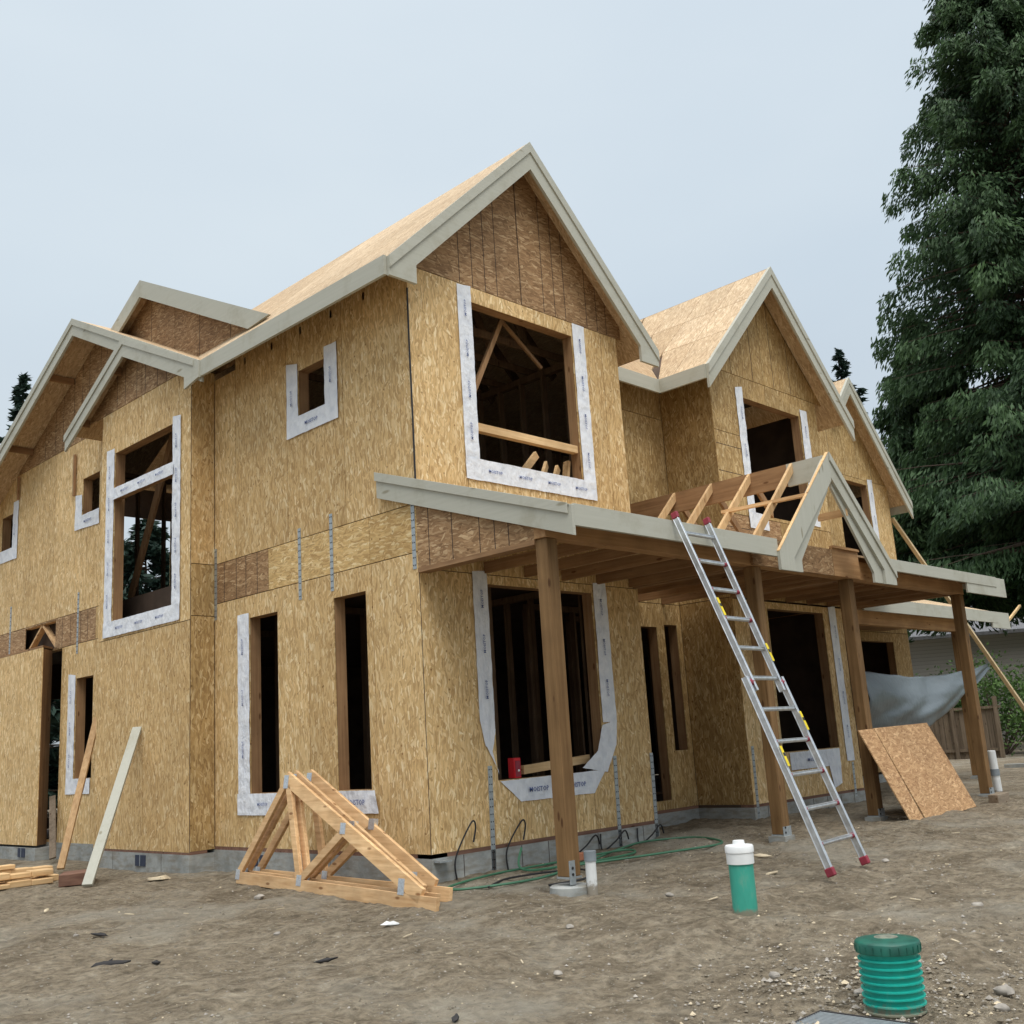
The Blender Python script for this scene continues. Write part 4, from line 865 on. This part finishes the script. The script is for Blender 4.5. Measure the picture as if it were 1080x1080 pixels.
loop([(x, y, gz(x, y)+.02+(.2 if i == 0 else 0)+.03*abs(noise.noise(V((x*3, y*3, 1))))) for i, (x, y, z) in enumerate(hp)], .012, 'hose', 'garden_hose', 'green hose looped on the dirt along the front foundation', 'hose')
loop([(x, y, gz(x, y)+.02) for x, y in ((.0, -.75), (.5, -.55), (1.1, -.85), (.7, -1.3), (.25, -1.25))], .01, 'black', 'black_cable', 'black cable lying on the dirt left of the nearest post', 'cable')
b = MB(); b.box(1.55, 1.75, -.45, -.36, .08, .15); tag(b.build('brick', 'brick', None, .004), 'orange brick on the dirt behind the nearest porch post', 'brick')
b = MB(); b.box(.02, .17, -.10, -.01, .23, .245); tag(b.build('metal_bracket', 'plate'), 'small grey metal flap on the foundation at the house corner', 'bracket')
b = MB(); b.bar((1.35, .06, 1.0), (2.45, .09, 1.06), .05, .09); tag(b.build('sill_board', 'pale_x', None, .003), 'pale board lying across the lower front window sill', 'board')
b = MB(); b.box(1.19, 1.29, .02, .11, .925, 1.13, 0); b.box(1.205, 1.275, .012, .019, .94, 1.1, 1); b.lathe((1.245, .012, 1.0), [(0, .012), (.012, .01), (.013, 0)], 12, 2, V((0, -1, 0))); tag(b.build('laser_level', ['redb', 'red', 'white'], None, .004), 'small red plastic box on the lower front window sill', 'tool')
# yellow stepladder inside the doorway
t = thing('stepladder', 'yellow stepladder standing inside the narrow left doorway', 'ladder')
for y in (8.9, 9.3):
    b = MB(); b.bar((.9, y, .3), (1.15, y, 2.0), .09, .03); b.build('rail', 'redyel', t)
for k in range(6):
    b = MB(); b.box(.93+.04*k, 1.0+.04*k, 8.9, 9.3, .5+.27*k, .54+.27*k); b.build('step', 'redyel', t)
b = MB(); b.bar((1.9, 8.9, .3), (1.2, 9.3, 2.0), .06, .03); b.build('rear_leg', 'blue', t)
# tarp
def tarp():
    nu, nv = 48, 22; b = MB(); k = 0
    TL, TR = V((8.70, .04, 2.10)), V((15.3, .35, 2.30)); vs = []
    for j in range(nv+1):
        for i in range(nu+1):
            s_, t_ = i/nu, j/nv
            top = TL*(1-s_)+TR*s_; top.z -= .20*4*s_*(1-s_)
            hem = .14+(.80 if s_ < .35 else .80*max(0, (.98-s_)/.63)**.85)
            q = top+V((0, -.25*math.sin(math.pi*t_)*(1-s_)-.05*math.sin(9*s_+4*t_), -hem*t_)); q.y += .04*noise.noise(V((s_*6, t_*4, 2)))+.035*math.sin(26*s_+7*t_+3*noise.noise(V((s_*4, t_*3, 0))))*(.4+t_*(1-s_))*min(1, s_*6)+.02*abs(noise.noise(V((s_*17, t_*8, 5)))); q.z += .03*noise.noise(V((s_*9, t_*3, 7)))
            b.v.append(tuple(q))
    for j in range(nv):
        for i in range(nu):
            a = j*(nu+1)+i; b.f.append((a, a+1, a+nu+2, a+nu+1)); b.m.append(0); b.t.append(.5); b.sm.append(True)
    o = b.build('tarp', 'tarp'); md = o.modifiers.new('thickness', 'SOLIDIFY'); md.thickness = .004
    tag(o, 'grey plastic tarp sagging between the posts at the far right', 'tarp')
tarp()
b = MB(); b.bar((15.45, 2.0, 5.62), (19.6, .70, .12), .045, .10, side=(0, 0, 1)); tag(b.build('diagonal_brace', 'pale_zz', None, .003), 'long pale brace running from the far right corner of the house down to the ground', 'brace')
b = MB(); b.bar((24.2, 3.05, 3.72), (26.0, 3.2, 4.35), .06, .06); tag(b.build('pale_pole', 'pale_x'), 'short pale pole sticking up at the right edge', 'pole')

# scattered stones and scraps
def rock(r, flat=.6):
    b = MB(); k = 0; n, m_ = 7, 5; sd = random.random()*50
    for i in range(m_+1):
        ph = math.pi*i/m_
        for j in range(n):
            th = 2*math.pi*j/n; p = V((math.sin(ph)*math.cos(th), math.sin(ph)*math.sin(th), math.cos(ph)*flat))
            q = r*(1+.35*noise.noise(p*1.5+V((sd, 0, 0)))); b.v.append((p.x*q*1.2, p.y*q, p.z*q) if flat > .4 else (p.x*q*1.2*(1+.5*noise.noise(V((th*2+sd, ph, 0)))), p.y*q*(1+.7*noise.noise(V((th*3, sd, 1)))), p.z*q*(1+1.2*noise.noise(V((th*2, ph*3, sd))))))
    for i in range(m_):
        for j in range(n): b.f.append((i*n+j, (i+1)*n+j, (i+1)*n+(j+1) % n, i*n+(j+1) % n)); b.m.append(0); b.t.append(.5); b.sm.append(True)
    return b
for i, (x, y, r) in enumerate(((-1.12, 1.18, .045), (-1.3, -4.4, .03), (-.9, -5.5, .045), (-1.2, -5.6, .035), (-1.35, -4.93, .03), (-2.0, -3.4, .025), (2.6, -3.2, .03), (-1.0, -2.6, .028), (.3, -2.5, .03), (-2.2, -.8, .025), (-3.0, .8, .022), (1.1, -4.6, .035), (1.9, -5.4, .05), (-.6, -4.9, .04))):
    o = rock(r).build('stone', 'stone'); o.location = (x, y, gz(x, y)+r*.3); o.rotation_euler = (0, 0, i)
    tag(o, 'small pale stone lying on the bare dirt', 'stone', 'small stones scattered on the dirt')
for i in range(26):
    x = random.uniform(-3.6, 4.5); y = random.uniform(-5.2, 3.2) if x < -1 else random.uniform(-5.2, -2.3)
    b = MB(); l = random.uniform(.015, .045); b.bar((-l, 0, 0), (l, random.uniform(-.01, .01), random.uniform(-.004, .01)), random.uniform(.008, .02), .006)
    o = b.build('wood_chip', 'litter'); o.location = (x, y, gz(x, y)+.04*noise.noise(V((x, y, 0))*.9)+.030*noise.noise(V((x, y, 0))*2.7+V((5, 0, 0)))+.014); o.rotation_euler = (0, .1, random.random()*6)
    tag(o, 'tiny splinter of pale wood trodden into the dirt', 'wood splinter', 'wood splinters on the dirt')
for i, (x, y, mt, sz, lb, ct) in enumerate(((-3.41, -.71, 'barkd', .075, 'torn black scrap on the dirt at the lower left, longest of the black scraps', 'scrap'), (-3.25, -1.0, 'barkd', .05, 'thin black sliver beside the longest black scrap', 'scrap'), (-2.64, -2.03, 'barkd', .045, 'small black scrap on the dirt below the trusses', 'scrap'),
        (-3.01, -3.63, 'barkd', .035, 'black lump at the bottom centre of the dirt', 'scrap'), (-2.9, .6, 'barkd', .05, 'black scrap above the longest one', 'scrap'), (-1.56, -1.33, 'white', .06, 'crumpled white scrap on the dirt right of the trusses', 'scrap'), (-.75, 3.84, 'litter', .12, 'pale mound of sawdust near the house corner foot', 'sawdust'),
        (1.5, -2.7, 'litter', .05, 'pale wood chip near the ladder feet', 'wood chip'), (-2.5, 2.6, 'litter', .045, 'pale wood chip below the leaning green board', 'wood chip'), (2.3, -2.1, 'litter', .06, 'tan wood offcut behind the ladder feet', 'wood chip'))):
    b = rock(sz, .3); o = b.build('scrap', mt); o.location = (x, y, gz(x, y)+.015); o.rotation_euler = (.1, .1, i*1.3); o.scale = (1.3, .5, .8) if 'mound' not in lb else (1.3, 1, 1); tag(o, lb, ct, None)
# gravel too many to count
def gravel():
    vs = []; fs = []; ts = []
    base = [(1, 0, 0), (0, 1, 0), (-1, 0, 0), (0, -1, 0), (0, 0, .7), (0, 0, -.5)]
    F = [(0, 1, 4), (1, 2, 4), (2, 3, 4), (3, 0, 4), (1, 0, 5), (2, 1, 5), (3, 2, 5), (0, 3, 5)]
    for i in range(17000):
        if i < 3000:
            x = random.gauss(-1.1, .75); y = random.gauss(-5.0, .5)
        elif i < 4700: x = random.uniform(-.2, 4); y = random.uniform(-1.4, -.1)
        else: x = random.uniform(-5, 7); y = random.uniform(-6.5, 3.0 if i % 2 else -1)
        if x > -.4 and y > -.1: continue
        s_ = abs(random.gauss(0, .007 if i < 3000 else .0045))+.003
        a = random.random()*6; k = len(vs); z = gz(x, y)+.04*noise.noise(V((x, y, 0))*.9)+.030*noise.noise(V((x, y, 0))*2.7+V((5, 0, 0)))+.017*noise.noise(V((x, y, 0))*7)+.001
        for p in base:
            q = s_*(.7+.6*random.random()); vs.append((x+(p[0]*math.cos(a)-p[1]*math.sin(a))*q, y+(p[0]*math.sin(a)+p[1]*math.cos(a))*q, z+p[2]*q))
        fs += [tuple(k+j for j in f) for f in F]
    me = bpy.data.meshes.new('gravel'); me.from_pydata(vs, [], fs); me.materials.append(M['stone']); me.materials.append(M['litter']); me.materials.append(M['clod'])
    mi = [1 if (i//8) % 13 == 0 else 2 if (i//8) % 3 else 0 for i in range(len(fs))]; me.polygons.foreach_set('material_index', mi)
    o = bpy.data.objects.new('gravel', me); COL.objects.link(o); tag(o, 'loose gravel and grit strewn over the dirt', 'gravel', None, 'stuff')
gravel()

# ------------------------------------------------------------------ vegetation
def foliage_obj(name, C, D, Wd, T, mat, parent):
    """C centres (n,3), D long axis vectors, Wd side vectors -> leaf-shaped quads"""
    n = len(C); vs = np.empty((n, 4, 3)); vs[:, 0] = C-D*.5; vs[:, 1] = C+Wd*.5+D*.05; vs[:, 2] = C+D*.5; vs[:, 3] = C-Wd*.5+D*.05
    me = bpy.data.meshes.new(name); me.vertices.add(n*4); me.vertices.foreach_set('co', vs.reshape(-1)); me.loops.add(n*4); me.loops.foreach_set('vertex_index', np.arange(n*4, dtype=np.int32))
    me.polygons.add(n); me.polygons.foreach_set('loop_start', np.arange(0, n*4, 4, dtype=np.int32)); me.polygons.foreach_set('loop_total', np.full(n, 4, dtype=np.int32))
    me.materials.append(M[mat]); at = me.attributes.new('tone', 'FLOAT', 'FACE'); at.data.foreach_set('value', T.astype(np.float32)); me.update(); me.validate()
    o = bpy.data.objects.new(name, me); COL.objects.link(o); o.parent = parent; return o
def unit(a): return a/np.maximum(np.linalg.norm(a, axis=-1, keepdims=True), 1e-6)
def conifer(loc, Ht, R, nb, ns, leaf, mat, label, z0=.12, power=.75, droop=.35, hang=.6, name='conifer_tree', group=None, seed=1, ragged=.5):
    rg = np.random.default_rng(seed); t = thing(name, label, 'tree', group, loc)
    b = MB(); zz = [Ht*i/10 for i in range(11)]; b.tube([(.05*math.sin(i), .05*math.cos(i*1.3), z-.3) for i, z in enumerate(zz)], [max(.03, Ht*.014*(1-i/10.2)) for i in range(11)], 8)
    Cs, Ds, Ws, Ts = [], [], [], []
    for i in range(nb):
        f = z0+(1-z0)*(i+rg.random())/nb; h = Ht*f
        r = R*(max(0, 1-f)/(1-z0))**power*(1.12-ragged+ragged*rg.random()**.7); az = rg.random()*2*math.pi
        d = np.array([math.cos(az), math.sin(az), 0]); rise = .12+.25*rg.random()
        pos = lambda s: np.array([0, 0, h])+d*r*s+np.array([0, 0, 1.])*r*(rise*s-droop*s*s+.10*s**4)
        if r > .5: b.tube([tuple(pos(s)) for s in (0, .35, .7, .95)], [.035*r**.5, .025*r**.5, .015, .006], 5)
        m_ = int(ns*(.25+r/R)); s = rg.random(m_)**.6; s = .12+.9*s
        P_ = np.array([0, 0, h])+d*(r*s)[:, None]; P_[:, 2] += r*(rise*s-droop*s*s+.10*s**4)
        side = np.array([-d[1], d[0], 0]); wdt = r*.34*(1.1-s*.75)
        tw = rg.integers(0, 7, m_); toff = rg.normal(0, 1.1, 7)[tw]; ts = .25+.75*rg.random(7)[tw]; off = toff*.8+rg.normal(0, .22, m_); P_ += side*(off*wdt*.6)[:, None]; dn = rg.random(m_); P_[:, 2] -= dn*leaf*2.2*hang+np.abs(off)*wdt*.25
        tn = rg.random(); clump = rg.random()
        D_ = unit(d*.7+side*(off*.6)[:, None]+np.array([0, 0, -1.])*(hang*(.5+rg.random(m_)))[:, None]+rg.normal(0, .3, (m_, 3)))
        Lf = leaf*(.5+rg.random(m_)); W_ = unit(np.cross(D_, rg.normal(0, 1, (m_, 3))))
        Cs.append(P_); Ds.append(D_*Lf[:, None]); Ws.append(W_*(Lf*.26)[:, None]); Ts.append(np.clip(.25*tn+.35*clump*s+.45*rg.random(m_)*s, 0, 1))
    b.build('trunk', 'bark', t); foliage_obj('crown', np.concatenate(Cs), np.concatenate(Ds), np.concatenate(Ws), np.concatenate(Ts), mat, t)
    return t
conifer((31.2, 2.8, 0), 32, 6.5, 620, 640, .24, 'cedar', 'huge dark cedar with drooping sprays filling the upper right corner', .17, .62, .38, 1.25, 'cedar_tree', seed=3, ragged=.75)
conifer((32.5, 7.6, 0), 17., 3.8, 300, 300, .28, 'cedar', 'mid height dark cedar behind the right end of the house', .30, .7, .3, 1.2, 'cedar_tree', seed=5)
conifer((33.9, 11.5, 0), 16.9, 3.0, 110, 120, .36, 'fir_leaf', 'thin dark fir whose tip shows above the right gables', .3, .8, .2, .2, 'fir_tree', seed=8)
conifer((11.0, 40.3, 0), 19.5, 3.2, 130, 120, .5, 'fir_leaf', 'dark fir standing beyond the left roof edge', .1, .8, .15, .15, 'fir_tree', seed=9)
conifer((8, 33, 0), 8.5, 3.0, 120, 110, .5, 'fir_leaf', 'low dark conifer beyond the house seen at the left edge', .05, .7, .2, .3, 'fir_tree', seed=10)
conifer((4.5, 24, 0), 9.5, 3, 140, 150, .45, 'fir_leaf', 'dark conifer seen through the tall left window, right of the stud', .05, .6, .2, .3, 'fir_tree', seed=12)
conifer((8.5, 23, 0), 9, 3, 120, 120, .45, 'fir_leaf', 'dark conifer beyond the back wall, mostly hidden by the house', .05, .6, .2, .3, 'fir_tree', seed=13)
conifer((39, 0, 0), 15, 5, 260, 160, .5, 'cedar', 'dark cedar beyond the fence at the right edge, behind the huge cedar', .02, .6, .3, .7, 'cedar_tree', seed=14)
def shrub(loc, R, Hh, n, label, leaf=.11, seed=1, name='shrub'):
    rg = np.random.default_rng(seed); t = thing(name, label, 'shrub', None, loc); b = MB(); Cs = []; Ts = []
    for k in range(26):
        a = rg.random()*6.28; e = R*rg.random()**.5; top = np.array([math.cos(a)*e, math.sin(a)*e, Hh*(.35+.65*rg.random())*(1-.3*(e/R)**2)])
        b.tube([(0.1*math.cos(a), .1*math.sin(a), -.1), tuple(top*np.array([.6, .6, .5])), tuple(top)], [.03, .018, .006], 5)
        m_ = n//26; c = top+rg.normal(0, .28, (m_, 3))*np.array([R*.8, R*.8, R*.7]); Cs.append(c); Ts.append(np.clip(rg.random()*.5+rg.random(m_)*.5, 0, 1))
    C_ = np.concatenate(Cs); D_ = unit(rg.normal(0, 1, C_.shape))*leaf*(.6+.8*rg.random((len(C_), 1))); W_ = unit(np.cross(D_, rg.normal(0, 1, C_.shape)))*leaf*.55
    C_[:, 2] = np.maximum(C_[:, 2], .05)
    b.build('stem', 'bark', t); foliage_obj('leaves', C_, D_, W_, np.concatenate(Ts), 'leaf', t)
shrub((25.2, 6.6, .1), 1.6, 2.3, 6500, 'leafy green shrub behind the fence above the tarp', .12, 21)
shrub((25.4, 4.2, .1), 1.4, 2.6, 5500, 'loose leafy shrub beside the fence end at the right edge', .12, 22)
shrub((24.6, 1.6, .1), 1.5, 2.2, 4500, 'broad leafy shrub at the far right beside the lawn', .12, 23)

# ------------------------------------------------------------------ fence, neighbour
t = thing('wooden_fence', 'weathered brown board fence behind the tarp and far right post', 'fence')
for k in range(8):
    y0 = 3.3+1.2*k; b = MB()
    for j in range(8): b.box(23.2, 23.22, y0+.15*j, y0+.15*j+.14, .05, 1.42, 0)
    b.build('panel', 'fence', t)
    b = MB(); b.box(23.1, 23.2, y0-.05, y0+.04, 0, 1.75); b.build('post', 'fence', t)
b = MB(); b.box(23.14, 23.26, 3.2, 12.9, 1.43, 1.50); b.box(23.15, 23.198, 3.3, 12.9, .3, .38); b.build('rail', 'fence', t)
t = thing('neighbour_house', 'grey lap sided neighbour house with a grey roof behind the shrubs', 'house')
b = MB(); A, B2 = V((36.5, 15.5, 0)), V((42.2, 6.5, 0)); dd = V((8.5, 5.4, 0)); b.ext([A, B2, B2+dd, A+dd], (0, 0, 4.7)); b.build('wall', 'siding', t)
u_ = (B2-A).normalized(); o1 = V((-.45, -.28, 0)); b = MB()
e0, e1 = A+o1-u_*.5+V((0, 0, 4.6)), B2+o1+u_*.5+V((0, 0, 4.6)); r0, r1 = A+dd*.5-u_*.5+V((0, 0, 7.0)), B2+dd*.5+u_*.5+V((0, 0, 7.0)); f0, f1 = A+dd-o1-u_*.5+V((0, 0, 4.6)), B2+dd-o1+u_*.5+V((0, 0, 4.6))
b.hexa([e0, e1, r1, r0], [q+V((0, 0, .15)) for q in (e0, e1, r1, r0)]); b.hexa([r0, r1, f1, f0], [q+V((0, 0, .15)) for q in (r0, r1, f1, f0)]); b.build('roof', 'shingle', t)
b = MB(); b.ext([A+V((0, 0, 4.6)), A+dd+V((0, 0, 4.6)), A+dd*.5+V((0, 0, 6.95))], u_*.05); b.ext([B2+V((0, 0, 4.6)), B2+dd+V((0, 0, 4.6)), B2+dd*.5+V((0, 0, 6.95))], -u_*.05); b.build('gable', 'siding', t)
b = MB(); q = A+(B2-A)*.45+V((-.03, -.02, 0)); b.ext([q+V((0, 0, 1.2)), q+u_*1.3+V((0, 0, 1.2)), q+u_*1.3+V((0, 0, 2.5)), q+V((0, 0, 2.5))], V((-.04, -.025, 0))); b.build('window', 'blue', t)

# ------------------------------------------------------------------ camera, light, world
cam = bpy.data.cameras.new('camera'); co = bpy.data.objects.new('camera', cam); COL.objects.link(co); S.camera = co
r_ = V((0.7036055616, -0.7079426523, -0.0612895968)); u_ = V((-0.1106669772, -0.1943699330, 0.9746656603)); f_ = V((0.7019202475, 0.6789974449, 0.2151056392))
mt = Matrix.Identity(4)
for i in range(3): mt[i][0] = r_[i]; mt[i][1] = u_[i]; mt[i][2] = -f_[i]
mt.translation = V((-6.7574, -7.8667, 1.2666)); co.matrix_world = mt
cam.sensor_fit = 'HORIZONTAL'; cam.sensor_width = 36; cam.lens = 36*1111.1694/1080; cam.clip_start = .05; cam.clip_end = 1500
el, azm = math.radians(58), math.radians(238)     # sun direction: from behind the camera, high
sd = V((math.cos(el)*math.cos(azm), math.cos(el)*math.sin(azm), math.sin(el)))
sl_ = bpy.data.lights.new('sun', 'SUN'); sl_.energy = 1.5; sl_.angle = math.radians(30); sl_.color = (1, .97, .92)
so = bpy.data.objects.new('sun', sl_); COL.objects.link(so); so.rotation_euler = (-sd).to_track_quat('-Z', 'Y').to_euler()
W = bpy.data.worlds.new('World'); S.world = W; W.use_nodes = True; nt = W.node_tree; bg = nt.nodes['Background']
sky = nt.nodes.new('ShaderNodeTexSky'); sky.sky_type = 'NISHITA'; sky.sun_disc = False; sky.sun_elevation = el; sky.sun_rotation = math.pi/2-azm; sky.air_density = 1.; sky.dust_density = 3
tc = nt.nodes.new('ShaderNodeTexCoord'); sp = nt.nodes.new('ShaderNodeSeparateXYZ'); L(nt, tc.outputs['Generated'], sp.inputs[0])
cl = noise_(nt, scaled(nt, tc.outputs['Generated'], (1, 1, 2.2)), 1.7, 4, .5)
# overcast layer: brighter overhead than near the horizon
grad = ramp(nt, sp.outputs['Z'], ((0, (3.8, 4.2, 4.5)), (.22, (5.5, 6.2, 6.75)), (.4, (6.1, 6.95, 7.6)), (.7, (6.9, 7.7, 8.3)), (1, (31., 31., 31.))))
cc = mix(nt, 1, grad, ramp(nt, cl.outputs['Fac'], ((.3, (.93, .945, .965)), (.7, (1.05, 1.04, 1.025)))), 'MULTIPLY')
L(nt, mix(nt, .88, sky.outputs['Color'], cc), bg.inputs['Color']); bg.inputs['Strength'].default_value = .1
S.view_settings.view_transform = 'Standard'; S.view_settings.look = 'None'; S.view_settings.exposure = .21; S.view_settings.gamma = 1
S.render.engine = 'CYCLES'
S.cycles.max_bounces = 6
